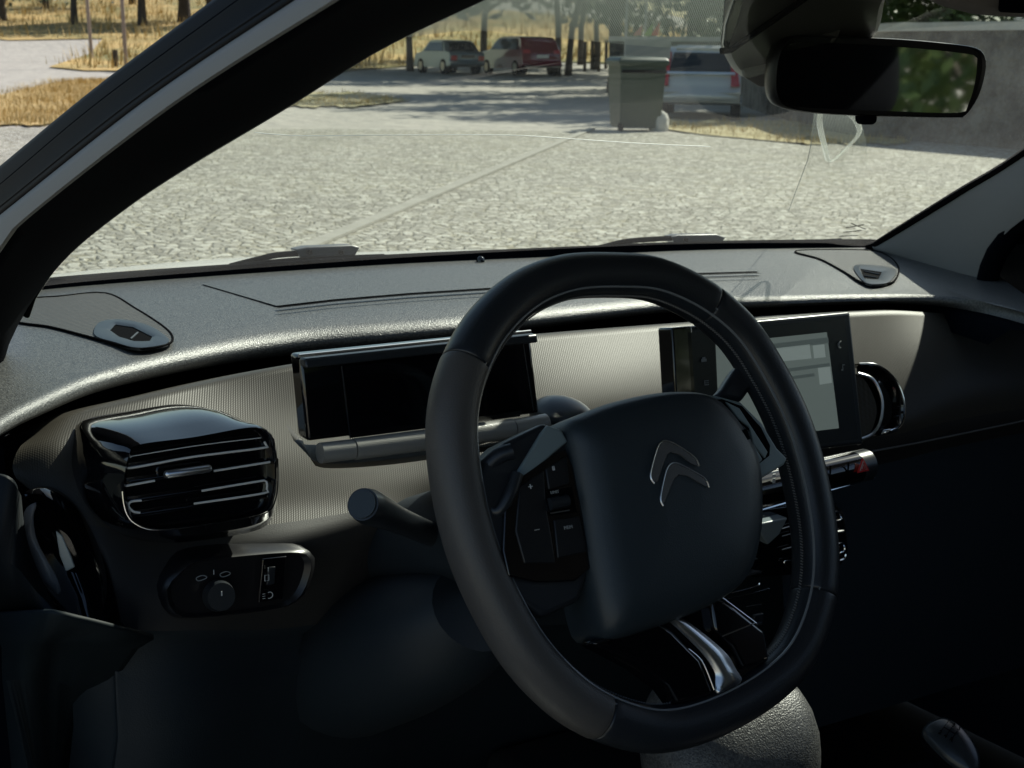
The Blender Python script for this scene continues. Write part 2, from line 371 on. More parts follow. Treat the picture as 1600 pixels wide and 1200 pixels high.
# hill: grass from the road edge on
rows=[]
for i in range(40):
    rw=[]
    for j in range(60):
        q=-75+j*2.4; ss=lambda a,b:(lambda x:x*x*(3-2*x))(min(1,max(0,(q-a)/(b-a))))
        e=90-29*ss(-25,-18)+18*ss(-10,-2)+1.2*math.sin(q*.7)
        p=e+i*(2 if i<25 else 5)
        P=C0+HD*p+RT*q; rw.append(Vector((P.x,P.y,terr(P.x,P.y)+.05)))
    rows.append(rw)
mb=MB().grid(rows); mb.k=1; t=tufts(rows[:24],5200,.55,1.2); mb.add(t.v,t.f)
tag(mb.build('hill_grass',[K['hillgrass'],K['blade']],smooth=False),kind='stuff')
# stone wall
def PQz(p,q,z=0): P=C0+HD*p+RT*q; return Vector((P.x,P.y,z))
wp=[PQz(47,2.8),PQz(43,6.2),PQz(36,5.9),PQz(27,5.85),PQz(22.3,8.35),PQz(14,14.5)]
wp=[Vector((p.x,p.y,0)) for p in wp]
wt=thing('stone_wall','long grey stone wall with pale coping behind the silver estate car','wall',wp[2])
mb=MB(); mc=MB(); TH=Vector((0,0,1))
rows=[]
def offs(w_,d):
    out=[]
    for i,p in enumerate(w_):
        t=(w_[min(i+1,len(w_)-1)]-w_[max(i-1,0)]).normalized(); out.append(p+Vector((t.y,-t.x,0))*d)
    return out
W_=relen(wp,60)
f,bk=offs(W_,-.0),offs(W_,-.35)
jit=[.02*noise.noise(p*1.3) for p in W_]
mb.grid([[p-TH*.1 for p in f],[p+TH*1.80 for p in f],[p+TH*1.80 for p in bk],[p-TH*.1 for p in bk]],closev=True); mb.poly([f[0]-TH*.1,f[0]+TH*1.8,bk[0]+TH*1.8,bk[0]-TH*.1]); mb.poly([f[-1]-TH*.1,f[-1]+TH*1.8,bk[-1]+TH*1.8,bk[-1]-TH*.1])
mb.build('wall_body',K['stone'],wt,smooth=False)
f,bk=offs(W_,.04),offs(W_,-.39)
mc.grid([[p+TH*1.803 for p in f],[p+TH*(1.94+j) for p,j in zip(f,jit)],[p+TH*(1.94+j) for p,j in zip(bk,jit)],[p+TH*1.803 for p in bk]],closev=True)
mc.build('coping',K['coping'],wt,smooth=False)
# white house beyond the wall
hc=PQz(62,19.5); ht=thing('white_house','white house with small dark windows beyond the stone wall','house',hc)
MB().box(hc+TH*2.0,16,.3,4.2,RT,HD).box(hc+TH*2.0+HD*4,16,8,4.19,RT,HD).build('wall',K['whouse'],ht,smooth=False)
MB().prism([hc+RT*-8.4-HD*.5+TH*4.1,hc+RT*8.4-HD*.5+TH*4.1,hc+RT*8.4+HD*4+TH*5.6,hc+RT*-8.4+HD*4+TH*5.6],TH*.15).build('roof',K['wood'],ht,smooth=False)
for k in range(6): MB().box(hc+RT*(-6.8+k*1.25)-HD*.16+TH*3.05,.55,.04,.5,RT,HD).build('window',K['win'],ht,smooth=False)
# trees
def crown_mesh(seed,R_,H_,n,leafs):
    rnd=random.Random(seed); mb=MB(); cl=[]
    for _ in range(34):
        a=rnd.random()*6.28; e=rnd.uniform(-.7,1); rr=rnd.uniform(.45,1)
        cl.append((Vector((math.cos(a)*R_*rr*math.sqrt(1-e*e*.6),math.sin(a)*R_*rr*math.sqrt(1-e*e*.6),H_*.5*(1+e))),rnd.uniform(.18,.34)*R_))
    for _ in range(n):
        c,r=rnd.choice(cl); v=Vector((rnd.gauss(0,1),rnd.gauss(0,1),rnd.gauss(0,.8))).normalized()*r*rnd.random()**.4
        p=c+v; s=leafs*rnd.uniform(.5,1.2); a=Vector((rnd.gauss(0,1),rnd.gauss(0,1),rnd.gauss(0,1))).normalized(); b=a.orthogonal().normalized()
        mb.add([p-a*s,p-b*s*.5,p+a*s,p+b*s*.5],[(0,1,2,3)])
    return mb
def tree(P,tr,th,ch,cR,label,kind='tree',group=None,seed=0,lm='leaf',n=2200,leafs=.3,lean=0,name='tree'):
    t=thing(name,label,kind,P,group); rnd=random.Random(seed)
    path=[P+Vector((lean*k*k*.12+.12*rnd.uniform(-1,1)*k*.3,.1*rnd.uniform(-1,1)*k*.3,th*k/5-.1)) for k in range(6)]
    mb=MB(); mb.tube(path,[tr*1.3,tr,tr*.92,tr*.85,tr*.7,tr*.5],9)
    for k in range(7):
        a=rnd.random()*6.28; b0=path[-1].lerp(path[-3],rnd.random()); e=b0+Vector((math.cos(a)*cR*.7,math.sin(a)*cR*.7,ch*rnd.uniform(.1,.6)))
        mb.tube([b0,b0.lerp(e,.5)+Vector((0,0,.3)),e],[tr*.4,tr*.25,tr*.08],6)
    mb.build('trunk',K['bark'],t)
    cm=crown_mesh(seed,cR,ch,n,leafs); cm.v=[p+path[-1]-Vector((0,0,ch*.25)) for p in cm.v]; cm.build('crown',K[lm],t,smooth=False)
    return t
g='trees on the grassy hill'
tree(U(290,108)+Vector((0,0,0)),.42,6.5,7,4.2,'thick dark tree trunk on the hill beside the left windshield pillar',seed=1,group=g)
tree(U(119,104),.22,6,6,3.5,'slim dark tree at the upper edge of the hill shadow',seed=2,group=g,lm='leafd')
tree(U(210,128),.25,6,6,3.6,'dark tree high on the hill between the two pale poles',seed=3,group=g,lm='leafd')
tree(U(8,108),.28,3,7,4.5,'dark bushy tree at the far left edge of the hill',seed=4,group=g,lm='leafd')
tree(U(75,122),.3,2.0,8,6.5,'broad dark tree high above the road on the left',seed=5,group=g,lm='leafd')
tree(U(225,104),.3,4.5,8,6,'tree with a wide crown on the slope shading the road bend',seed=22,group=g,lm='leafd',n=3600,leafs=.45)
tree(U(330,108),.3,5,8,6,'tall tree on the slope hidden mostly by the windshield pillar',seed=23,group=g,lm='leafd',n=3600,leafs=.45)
g='trees by the parked cars'
tree(U(888,66),.14,5.2,6,7,'curved dark tree trunk right of the red car',seed=6,group=g,lean=.5,n=5000,leafs=.42,lm='leafd')
tree(U(871,66),.14,5.2,6,7,'straight dark tree trunk close beside the red car',seed=7,group=g,n=5000,leafs=.42)
tree(U(908,78),.16,5,5,3,'thin tree trunk on the dry grass left of the bin',seed=8,group=g)
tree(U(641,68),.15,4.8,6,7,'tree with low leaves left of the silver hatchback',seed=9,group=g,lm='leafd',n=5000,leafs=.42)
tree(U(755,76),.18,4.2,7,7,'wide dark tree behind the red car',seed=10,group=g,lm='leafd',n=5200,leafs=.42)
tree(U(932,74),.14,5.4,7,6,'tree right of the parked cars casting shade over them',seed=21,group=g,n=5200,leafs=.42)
g='trees beyond the stone wall'
tree(PQ(50,3.2),.25,3.6,7,4,'green tree beyond the wall above the bin',seed=11,group=g,n=3600)
tree(PQ(47,8.5),.25,3.2,6,4,'green tree beyond the wall above the silver estate car',seed=12,group=g,n=3600)
tree(PQ(44,12.2),.22,2.4,4.5,2.6,'bright green tree over the wall right of the mirror bracket',seed=13,group=g,n=3200,leafs=.2)
tree(PQ(56,16),.22,2.6,5,3,'green tree beside the white house',seed=14,group=g,n=2600)
for k,(p,q_,cr_,lab) in enumerate(((53,5.6,2.4,'tall green bush beyond the wall above the bin'),(48,8.2,2.4,'dark green bush beyond the wall above the parked estate'),(40,10.5,1.5,'bright leafy bush over the wall beside the mirror bracket'),(45,12.9,1.5,'green bush over the wall left of the white house'))):
    tree(PQ(p,q_),.12,.9,4.6-.4*k,cr_,lab,'bush','bushes beyond the stone wall',seed=50+k,n=4200,leafs=.16,name='bush')
# shade trees near the wall
tree(PQ(39,8.8),.25,4.4,6,4.2,'spreading tree behind the wall shading the paving',seed=15,group=g,n=3400)
tree(PQ(44.5,8.8),.26,6.6,7,5.5,'tall tree beyond the wall with its crown over the parking ground',seed=41,group=g,n=4600,leafs=.36)
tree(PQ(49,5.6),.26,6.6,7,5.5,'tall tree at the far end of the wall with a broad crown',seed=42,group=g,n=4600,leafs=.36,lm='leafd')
# hedges behind the car, seen in the mirror
for k,(x,y) in enumerate(((3.5,-7),(6,-8),(8.5,-6.5),(1.5,-9),(5,-10.5))):
    tree(Vector((x,y,0)),.1,.8,2.8,1.8,['leafy green bush reflected in the rear view mirror','tall green bush behind the car on the kerb side','dense green bush behind the rear door','green bush far behind the tailgate','green bush standing behind the other bushes'][k],'bush','bushes behind the car',seed=30+k,n=6000,leafs=.07,name='bush')
# poles and stump at left
def pole(u,p,h,r,label,lean=0):
    P=U(u,p); MBx=MB().tube([P-TH*.2,P+TH*h*.5+RT*lean*.5,P+TH*h+RT*lean],r,8); o=MBx.build('wooden_pole',K['wood']); tag(o,label,'pole','pale poles by the road')
pole(144,74,6.5,.09,'thin pale pole in the tall dry grass, the farther one to the left',-.3)
pole(197,66,6.5,.09,'thin pale pole nearest the windshield pillar',-.2)
P=U(180,66); tag(MB().tube([P-TH*.2,P+TH*.75],.12,8).build('tree_stump',K['bark']),'short dark wooden stump at the road edge','stump')
g='wooden fence posts right of the red car'
for k,(u,p) in enumerate(((914,72),(925,74),(936,72),(947,75))):
    P=U(u,p); tag(MB().tube([P-TH*.2,P+TH*1.35],.08,7).build('fence_post',K['bark']),['first dark fence post right of the red car','second dark fence post right of the red car','third dark fence post, next to last before the bin','dark fence post nearest to the bin'][k],'post',g)
# bin
def bin_():
    P=G(992,203); t=thing('wheelie_bin','large dark green waste bin on the edge of the cobbles','waste bin',P)
    X=(RT*.97+HD*.25).normalized(); Y=TH.cross(X); 
    def ring(z,w_,d_2,): return [P+TH*z+X*a*w_/2+Y*b*d_2/2 for a,b in((-1,-1),(1,-1),(1,1),(-1,1))]
    rows=[ring(.05,.74,.6),ring(.1,.77,.62),ring(1.0,.86,.74),ring(1.18,.88,.76)]
    mb=MB(); mb.grid(rows,closeu=True); mb.poly(rows[0][::-1]); mb.poly(rows[-1]); mb.build('body',K['binp'],t,bevel=.03)
    mb=MB(); mb.grid([ring(1.16,.94,.82),ring(1.24,.96,.84),ring(1.3,.85,.7),ring(1.31,.5,.4)],closeu=True); mb.poly(ring(1.31,.5,.4)); mb.poly(ring(1.16,.94,.82)[::-1]); mb.build('lid',K['binp'],t,bevel=.02)
    MB().tube([P+X*-.42+Y*-.42+TH*1.05,P+X*.42+Y*-.42+TH*1.05],.025).build('handle',K['black'],t)
    for a in(-1,1):
        c=P+X*a*.36+Y*-.25+TH*.06; MB().tube([c-X*.03,c+X*.03],.08,14).build('wheel',K['black'],t)
bin_()
P=G(1030,204); rr=[]
for k in range(5):
    z=[-.02,.05,.2,.3,.36][k]; s=[.17,.19,.18,.13,.04][k]
    rr.append([P+TH*z+Vector((math.cos(a)*s*(1+.15*math.sin(a*3+k)),math.sin(a)*s,0)) for a in [i*.785 for i in range(8)]])
mb=MB().grid(rr,closeu=True); mb.poly(rr[-1]); tag(mb.build('stone_block',K['coping']),'pale stone block at the right foot of the green bin','stone')
# notice frame behind the bin
P=G(978,201)+HD*.8+Vector((0,0,0)); t=thing('notice_frame','pale metal frame with coloured posters standing behind the bin','notice board',P)
K['galv']=mat('galvanised steel',(.42,.43,.43),.5,metal=.4)
for a in(0,.36): MB().tube([P+RT*a,P+RT*a+TH*2.55],.022).build('post',K['galv'],t)
MB().tube([P+TH*2.35,P+RT*.36+TH*2.35],.02).build('top_rail',K['galv'],t)
MB().box(P+RT*.42+TH*1.45,.86,.05,.35,RT,HD).build('panel',mat('grey panel',(.25,.26,.26),.6),t)
for a,c,hh in((.22,(.6,.25,.2),.2),(.42,(.3,.45,.12),.24),(.55,(.6,.12,.08),.26)):
    MB().prism([P+RT*(a-.09)+TH*1.7-HD*.03,P+RT*(a+.06)+TH*1.7-HD*.03,P+RT*(a+.08)+TH*(1.7+hh)-HD*.03],HD*-.01).build('poster',mat('poster print %.2f'%a,c,.7),t,smooth=False)
# parked vehicles
def vehicle(name,label,P,az,paint,L_,W2,H,prof,belt,glass_s,tail,plate='white',lower=None,group='cars parked in the open'):
    t=thing(name,label,'car',P,group); Y=Vector((math.sin(az),math.cos(az),0)); X=Vector((math.cos(az),-math.sin(az),0))
    def W(x,y,z):
        k=1
        if z>belt: k=1-.16*(z-belt)/(H-belt)
        return P+X*x*k+Y*(y-0)+TH*z
    hw=W2/2; mb=MB(); rows=[]
    pr=[Vector((0,y,z)) for y,z in prof]; pr=cr(pr,64,True)
    for f in(-1,-.985,-.9,-.4,.4,.9,.985,1):
        ins={1:.06,.985:.02,.9:.0,.4:-.02}[abs(f)]
        rows.append([W(f*hw,p.y*(1-ins*.4)*(1-.03*abs(f)),.28+(p.z-.28)*(1-ins*.3)) for p in pr])
    mb.grid(rows,closeu=True); mb.poly(rows[0]); mb.poly(rows[-1][::-1]); mb.build('body',paint,t,angle=50)
    # glass: rear window and sides
    def patch(nm,pts,m,th=.02,dirn=None): 
        ps_=[W(*p) for p in pts]; n=(ps_[1]-ps_[0]).cross(ps_[2]-ps_[0]).normalized(); 
        cc=sum(ps_,Vector())/len(ps_)-(P+TH*.8)
        if n.dot(cc)<0: n=-n
        return MB().prism([p-n*.03 for p in ps_],n*(.03+th)).build(nm,m,t,bevel=.008)
    for nm,pts,m,th in glass_s: patch(nm,pts,m,th)
    yr=min(y for y,z in prof)
    for s in(-1,1):
        for y in(-L_/2+.75,L_/2-.8):
            c=P+X*s*(hw-.1)+Y*y+TH*.31
            wh=MB().tube([c-X*s*.1,c+X*s*.115],.31,20).build('wheel',K['black'],t)
            MB().tube([c+X*s*.112,c+X*s*.125],.19,16).build('rim',K['satinchrome'],wh)
        patch('tail_light',[(s*a,b,c) for a,b,c in tail],K['tail'],.025)
    return t
K['tail']=mat('tail light red',(.45,.012,.018),.2,coat=.8)
K['silver']=mat('silver blue paint',(.5,.5,.48),.3,metal=.2,coat=.8)
K['silver2']=mat('pale silver paint',(.2,.24,.26),.28,metal=.4,coat=.6)
K['redp']=mat('dark red paint',(.16,.008,.018),.2,coat=1)
K['bumper']=mat('pale grey bumper',(.38,.37,.33),.45)
K['plate']=mat('number plate',(.7,.7,.68),.5)
# estate / MPV, near the wall
hw=.87
vehicle('parked_estate','silver estate car with tall red rear lights standing beside the stone wall',G(1113,187)+HD*2.1,R(32.5+7.2+1),K['silver'],4.3,1.74,1.5,
 [(-2.12,.35),(-2.15,.7),(-2.05,.95),(-1.72,1.46),(-1.2,1.52),(.2,1.5),(.75,1.38),(1.25,.98),(1.95,.82),(2.15,.55),(2.1,.3),(0,.26)],.92,
 [('rear_window',[(-.66,-2.03,1.0),(.66,-2.03,1.0),(.66,-1.79,1.38),(-.66,-1.79,1.38)],K['cglass'],.03),
  ('chrome_strip',[(-.74,-2.07,.93),(.74,-2.07,.93),(.74,-2.05,.98),(-.74,-2.05,.98)],K['satinchrome'],.05),
  ('side_window',[(-.85,-1.6,.97),(-.85,.9,.97),(-.85,.3,1.4),(-.85,-1.45,1.4)],K['cglass'],.03),
  ('side_window',[(.85,-1.6,.97),(.85,.9,.97),(.85,.3,1.4),(.85,-1.45,1.4)],K['cglass'],.03),
  ('bumper',[(-.86,-2.14,.36),(.86,-2.14,.36),(.86,-2.17,.58),(-.86,-2.17,.58)],K['bumper'],.06),
  ('number_plate',[(-.26,-2.18,.42),(.26,-2.18,.42),(.26,-2.2,.53),(-.26,-2.2,.53)],K['plate'],.075),
  ('spoiler',[(-.62,-1.72,1.43),(.62,-1.72,1.43),(.62,-1.6,1.5),(-.62,-1.6,1.5)],K['silver'],.06)],
 [(.66,-2.17,.70),(.84,-2.13,.70),(.84,-1.80,1.40),(.72,-1.82,1.40)])
vehicle('parked_hatchback','old pale silver hatchback parked in the shade with dry grass behind',U(701,66),R(32.5-3-24),K['silver2'],3.9,1.62,1.38,
 [(-1.9,.35),(-1.95,.6),(-1.9,.9),(-1.45,.95),(-1.0,1.34),(-.3,1.4),(.5,1.36),(1.05,.95),(1.8,.8),(1.95,.5),(1.9,.3),(0,.26)],.88,
 [('rear_window',[(-.6,-1.42,.96),(.6,-1.42,.96),(.56,-1.06,1.28),(-.56,-1.06,1.28)],K['cglass'],.04),
  ('side_window',[(-.8,-1.2,.93),(-.8,.85,.93),(-.8,.4,1.3),(-.8,-.9,1.3)],K['cglass'],.03),
  ('side_window',[(.8,-1.2,.93),(.8,.85,.93),(.8,.4,1.3),(.8,-.9,1.3)],K['cglass'],.03),
  ('number_plate',[(-.3,-1.95,.66),(.3,-1.95,.66),(.3,-1.95,.8),(-.3,-1.95,.8)],K['win'],.04),
  ('bumper',[(-.8,-1.92,.4),(.8,-1.92,.4),(.8,-1.95,.52),(-.8,-1.95,.52)],K['bumper'],.05)],
 [(.5,-1.95,.56),(.76,-1.93,.56),(.76,-1.93,.76),(.5,-1.95,.76)])
vehicle('parked_suv','dark red car with a bright glint on its rear window, parked in the shade',U(812,66),R(32.5+1-26),K['redp'],4.5,1.82,1.6,
 [(-2.2,.35),(-2.28,.65),(-2.2,1.0),(-1.85,1.5),(-1.3,1.6),(.2,1.58),(.8,1.4),(1.25,1.05),(2.05,.92),(2.25,.6),(2.2,.3),(0,.26)],1.0,
 [('rear_window',[(-.7,-2.08,1.1),(.7,-2.08,1.1),(.62,-1.82,1.44),(-.62,-1.82,1.44)],K['cglass'],.03),
  ('side_window',[(-.9,-1.7,1.05),(-.9,1.0,1.05),(-.9,.4,1.5),(-.9,-1.5,1.5)],K['cglass'],.03),
  ('side_window',[(.9,-1.7,1.05),(.9,1.0,1.05),(.9,.4,1.5),(.9,-1.5,1.5)],K['cglass'],.03),
  ('number_plate',[(-.27,-2.25,.72),(.27,-2.25,.72),(.27,-2.25,.85),(-.27,-2.25,.85)],K['plate'],.05),
  ('bumper',[(-.8,-2.22,.36),(.8,-2.22,.36),(.8,-2.24,.46),(-.8,-2.24,.46)],K['bumper'],.06)],
 [(.55,-2.22,.9),(.86,-2.17,.9),(.86,-2.12,1.06),(.55,-2.17,1.04)])
# ================================================================== the car we look into
car=thing('car','white hatchback seen through its open driver side, with dark grained dashboard and leather steering wheel','car',(0,.2,0))
def H(y): 
    t=max(0,min(1,(y-.48)/.38)); return .985+.015*t
def DT(u,v,off=0):
    z=1.0
    for _ in range(12): P=Q(u,v,z=z+off); z=H(P.y)
    return P
# dashboard upper pad ------------------------------------------------
N=90
A=cr([DT(*p) for p in ((-60,470),(79,450),(300,432),(600,412),(875,399),(1100,389),(1360,385))],N)
A=relen(A+[Vector((.72,.62,.995))],N)
crest=[Q(u,v,z=.985) for u,v in ((-40,668),(0,640),(45,616),(150,572),(300,536),(450,513),(600,501),(725,491),(1025,463),(1150,459),(1409,454),(1530,466),(1660,500))]
crest=relen(cr(crest,300),N)
rows=[]
for k in range(7):
    t=k/6; row=[]
    for a,c in zip(A,crest):
        P=a.lerp(c,t); P.z=H(P.y)-(.004*t**6); row.append(P)
    rows.append(row)
lipk=[.015+.010*math.sin(math.pi*min(1,i/(N*.72)))**1.0 if i<N*.36 else .025-.010*min(1,(i-N*.36)/(N*.4)) for i in range(N)]
def lip(dy,dz,s=True): return [c+Vector((0,dy,dz*(l/.03 if s else 1))) for c,l in zip(crest,lipk)]
rows+= [lip(-.012,-.006),lip(-.018,-.013),lip(-.020,-.02),lip(-.014,-.028),lip(.0,-.034)]
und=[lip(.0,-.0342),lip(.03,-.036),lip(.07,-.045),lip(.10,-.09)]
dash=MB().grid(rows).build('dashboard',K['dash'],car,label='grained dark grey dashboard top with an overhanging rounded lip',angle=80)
MB().grid(und).build('lip_underside',K['black'],dash,angle=80)  # underside coloured black to paint in the shadow gap below the lip
# storage lid, its seam and the black seam behind it
def dsheet(pts,th,off,up=True):
    P=[DT(u,v,off) for u,v in pts]; return P
lid=[(432,478),(520,468),(640,458),(780,449),(950,437),(1085,427),(1185,424),(1142,402),(900,405),(600,421),(330,439),(316,444)]
MB().prism(dsheet(lid,0,.001),Vector((0,0,.0003))).build('storage_lid',K['dash'],dash)
for off_,nm in((0,'lid_seam'),(6,'lid_seam')):
    p=relen([DT(u,v+off_+2,.0024) for u,v in lid[:7]],60); mb=MB(); mb.grid([p,[x+Vector((.0,-.006+.003*(off_>0),.0)) for x in p]])
    mb.build(nm,K['groove'],dash)
# speaker grilles and demister outlets
def grille(out,bez,hole,slat,lab):
    P=relen(cr([DT(u,v,.0015) for u,v in out],80,True),60,True)
    c=sum(P,Vector())/len(P)
    g_=MB().poly(P); rim=MB().tube([p for p in P],.0012,6,closed=True)
    q=g_.build('speaker_grille',K['grille'],car,label=lab)
    rim.build('edge',K['groove'],q)
    B=relen(cr([DT(u,v,.003) for u,v in bez],80,True),60,True); Hh=relen([DT(u,v,.003) for u,v in hole],60,True)
    # match start angle
    cb=sum(B,Vector())/60; ch=sum(Hh,Vector())/60
    key=lambda p,c:math.atan2(p.y-c.y,p.x-c.x)
    B.sort(key=lambda p:key(p,ch)); Hh.sort(key=lambda p:key(p,ch))
    mb=MB(); mb.grid([[p-Vector((0,0,.003)) for p in B],B,[h.lerp(b,.25)+Vector((0,0,.0015)) for h,b in zip(Hh,B)],Hh,[h-Vector((0,0,.0035)) for h in Hh]],closeu=True)
    v_=mb.build('demister_outlet',K['satin'],car)
    MB().poly([h-Vector((0,0,.0008)) for h in Hh]).build('opening',K['groove'],v_)
    for a,b in slat:
        a,b=DT(*a,.003),DT(*b,.003); MB().tube([a,b],.0012,6).build('slat',K['satin'],v_)
grille([(30,470),(95,463),(165,458),(212,482),(259,513),(270,531),(256,540),(214,545),(150,529),(80,511),(20,500)],
 [(147,516),(158,502),(192,499),(232,508),(258,524),(264,533),(252,539),(214,543),(178,534),(152,526)],
 [(172,516),(180,507),(208,511),(238,526),(234,533),(210,533),(186,526)],[((204,530),(215,520))],'ribbed speaker grille on the driver end of the dashboard')
grille([(1244,392),(1352,391),(1386,399),(1404,418),(1398,438),(1380,444),(1349,442),(1318,424),(1282,405)],
 [(1334,418),(1350,413),(1398,420),(1394,436),(1380,443),(1352,441)],
 [(1344,420),(1378,425),(1372,437),(1350,435)],[((1350,424),(1374,429)),((1350,431),(1370,434))],'ribbed speaker grille on the passenger end of the dashboard')
P=DT(751,409); rr=[[P+Vector((math.cos(a)*r,math.sin(a)*r,z)) for a in [i*.524 for i in range(12)]] for r,z in((.006,0),(.0058,.003),(.004,.006),(.001,.0075))]
mb=MB().grid(rr,closeu=True); mb.poly(rr[-1]); mb.build('light_sensor',K['gloss'],dash)
# fascia ---------------------------------------------------------------
cols=[[(48,682,.39),(30,700,.37),(20,725,.36),(24,745,.355),(40,760,.35),(70,785,.345),(110,815,.335)],
[(110,650,.395),(95,690,.36),(95,740,.34),(110,790,.325),(135,840,.31),(160,880,.305),(180,930,.30)],
[(225,623,.41),(200,680,.37),(190,740,.335),(190,800,.315),(190,860,.30),(190,920,.29),(200,980,.29)],
[(337,597,.43),(330,660,.39),(320,740,.35),(315,800,.33),(310,860,.31),(310,930,.29),(310,985,.29)],
[(465,572,.43),(460,640,.40),(450,720,.36),(450,790,.33),(450,850,.30),(455,910,.31),(460,980,.34)],
[(650,545,.43),(650,620,.40),(650,700,.36),(650,760,.33),(640,805,.32),(630,860,.34),(640,950,.38)],
[(840,525,.43),(860,600,.38),(850,660,.35),(800,720,.33),(780,760,.34),(780,820,.38),(780,920,.42)],
[(1050,508,.43),(1060,580,.38),(1060,640,.35),(1060,700,.34),(1060,750,.34),(1060,800,.38),(1060,900,.42)],
[(1340,488,.43),(1345,560,.39),(1350,620,.36),(1360,670,.34),(1370,700,.345),(1372,720,.37),(1375,760,.40)],
[(1450,488,.43),(1480,550,.38),(1500,600,.35),(1500,640,.34),(1500,674,.345),(1500,700,.38),(1500,740,.4)],
[(1620,505,.43),(1640,550,.38),(1650,590,.35),(1650,620,.34),(1650,643,.345),(1650,670,.38),(1650,720,.4)]]
CC=[cr([Q(u,v,y=y) for u,v,y in c],36) for c in cols]
K['lowfas']=mat('smooth fascia darkened for shade',(.035,.034,.034),.55,spec=.3,bump=('grain',900,.2,.0004))  # smooth plastic, its colour darkened to stand in for shade low down
rows=[cr([c[i] for c in CC],120) for i in range(36)]
top=[p+Vector((0,.02,-.002)) for p in rows[0]]; top2=[p+Vector((0,.09,-.02)) for p in rows[0]]
FROW=rows
MB().grid(rows[20:]).build('lower_fascia',K['lowfas'],car,label='smooth lower part of the dashboard around the switches, shade put into its colour',angle=80)
fas=MB().grid([top2,top]+rows[:21]).build('fascia',K['fascia'],car,label='ribbed grey fascia panel below the dashboard lip',angle=80)
# seam line on passenger side
p=[(r:=FROW[24])[i] for i in range(88,120)]
MB().tube([x+Vector((0,-.002,0)) for x in p],.0012,6).build('seam',mat('seam edge',(.16,.16,.16),.4),fas)
# lower dashboard: wraps under the fascia and down to the footwell
bot=FROW[-1]
lr=[bot,[p+Vector((0,.03,-.02)) for p in bot],[p+Vector((0,.02,-.05)) for p in bot],[Vector((p.x,p.y+.02,.70)) for p in bot],[Vector((p.x,p.y+.10,.52)) for p in bot],[Vector((p.x,p.y+.3,.3)) for p in bot]]
lr=[[q for q in r] for r in lr]
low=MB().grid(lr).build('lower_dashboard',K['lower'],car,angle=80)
# glovebox panel passenger side
MB().grid([[Vector((x,.36+.02*math.sin(z*9),z)) for x in [.13+i*.06 for i in range(10)]] for z in (.815,.79,.7,.6,.5)]).build('glove_box',K['lower'],low,bevel=0)
# smooth scoop around the instrument display and under it (plastic shelf)
def slab(pts,m,name,par,th,y=None,bev=.003,label=None):
    """pts: (u,v,y) polygon, thickness forward (+y)"""
    P=[Q(u,v,y=yy) for u,v,yy in pts]; return MB().prism(P,Vector((0,th,0))).build(name,m,par,bevel=bev,label=label)
# instrument display
K['hinge']=mat('sunlit hinge plastic',(.26,.26,.25),.32,spec=.8,bump=('grain',900,.3,.0004))  # pale colour stands in for sunlight on the hinge bar
disp=slab([(468,557,.272),(829,520,.272),(843,646,.262),(481,690,.262)],K['gloss'],'instrument_display',car,.02,bev=.003,label='black rectangular instrument display with a highlight modelled on its top edge')
slab([(467,557,.2725),(829,519,.2725),(830,532,.270),(468,572,.270)],K['satin'],'hood_edge',disp,-.012,bev=.002)
a=[(467,556,.2715),(829,518,.2715)]
MB().tube([Q(*a[0][:2],y=.262),Q(*a[1][:2],y=.262)],.0016,8).build('highlight_edge',K['satinchrome'],disp)  # chrome tube drawn as the highlight along the display top
slab([(536,572,.2695),(800,545,.2695),(812,650,.2615),(546,684,.2615)],K['screenoff'],'screen',disp,-.0015,bev=0)
MB().tube([Q(534,572,y=.2675),Q(547,685,y=.2595)],.0006,6).build('screen_line',K['satin'],disp)
MB().tube([Q(818,538,y=.2675),Q(834,642,y=.2595)],.0006,6).build('screen_line',K['satin'],disp)
# hinge bar below the display
def hb(u0_,v0,u1_,v1,r,m,name,par,y=.262): return MB().tube([Q(u0_,v0,y=y),Q(u1_,v1,y=y)],r,20).build(name,m,par)
h_=hb(553,702,800,670,.0090,K['hinge'],'hinge_bar',disp,.240); 
hb(500,708,551,702,.0085,K['hinge'],'hinge_end',disp,.240); hb(802,670,853,661,.0085,K['hinge'],'hinge_end',disp,.240)
# fairing between hinge bar and fascia
K['silverp']=mat('pale silver lining',(.7,.7,.68),.3)
lf=relen(cr([Q(u,v,y=yy) for u,v,yy in((474,690,.278),(482,708,.256),(502,724,.242),(600,719,.242),(720,703,.242),(850,684,.242),(885,668,.27))],60),40)
lb=relen(cr([Q(u,v,y=.285) for u,v in((476,696),(484,714),(504,731),(600,727),(720,711),(850,692),(888,674))],60),40)
MB().grid([[p+Vector((0,.035,.008)) for p in lf],[p+Vector((0,.012,.003)) for p in lf],lf,[a.lerp(b,.3)+Vector((0,0,-.001)) for a,b in zip(lf,lb)],lb]).build('display_ledge',K['fascia'],disp,angle=70)
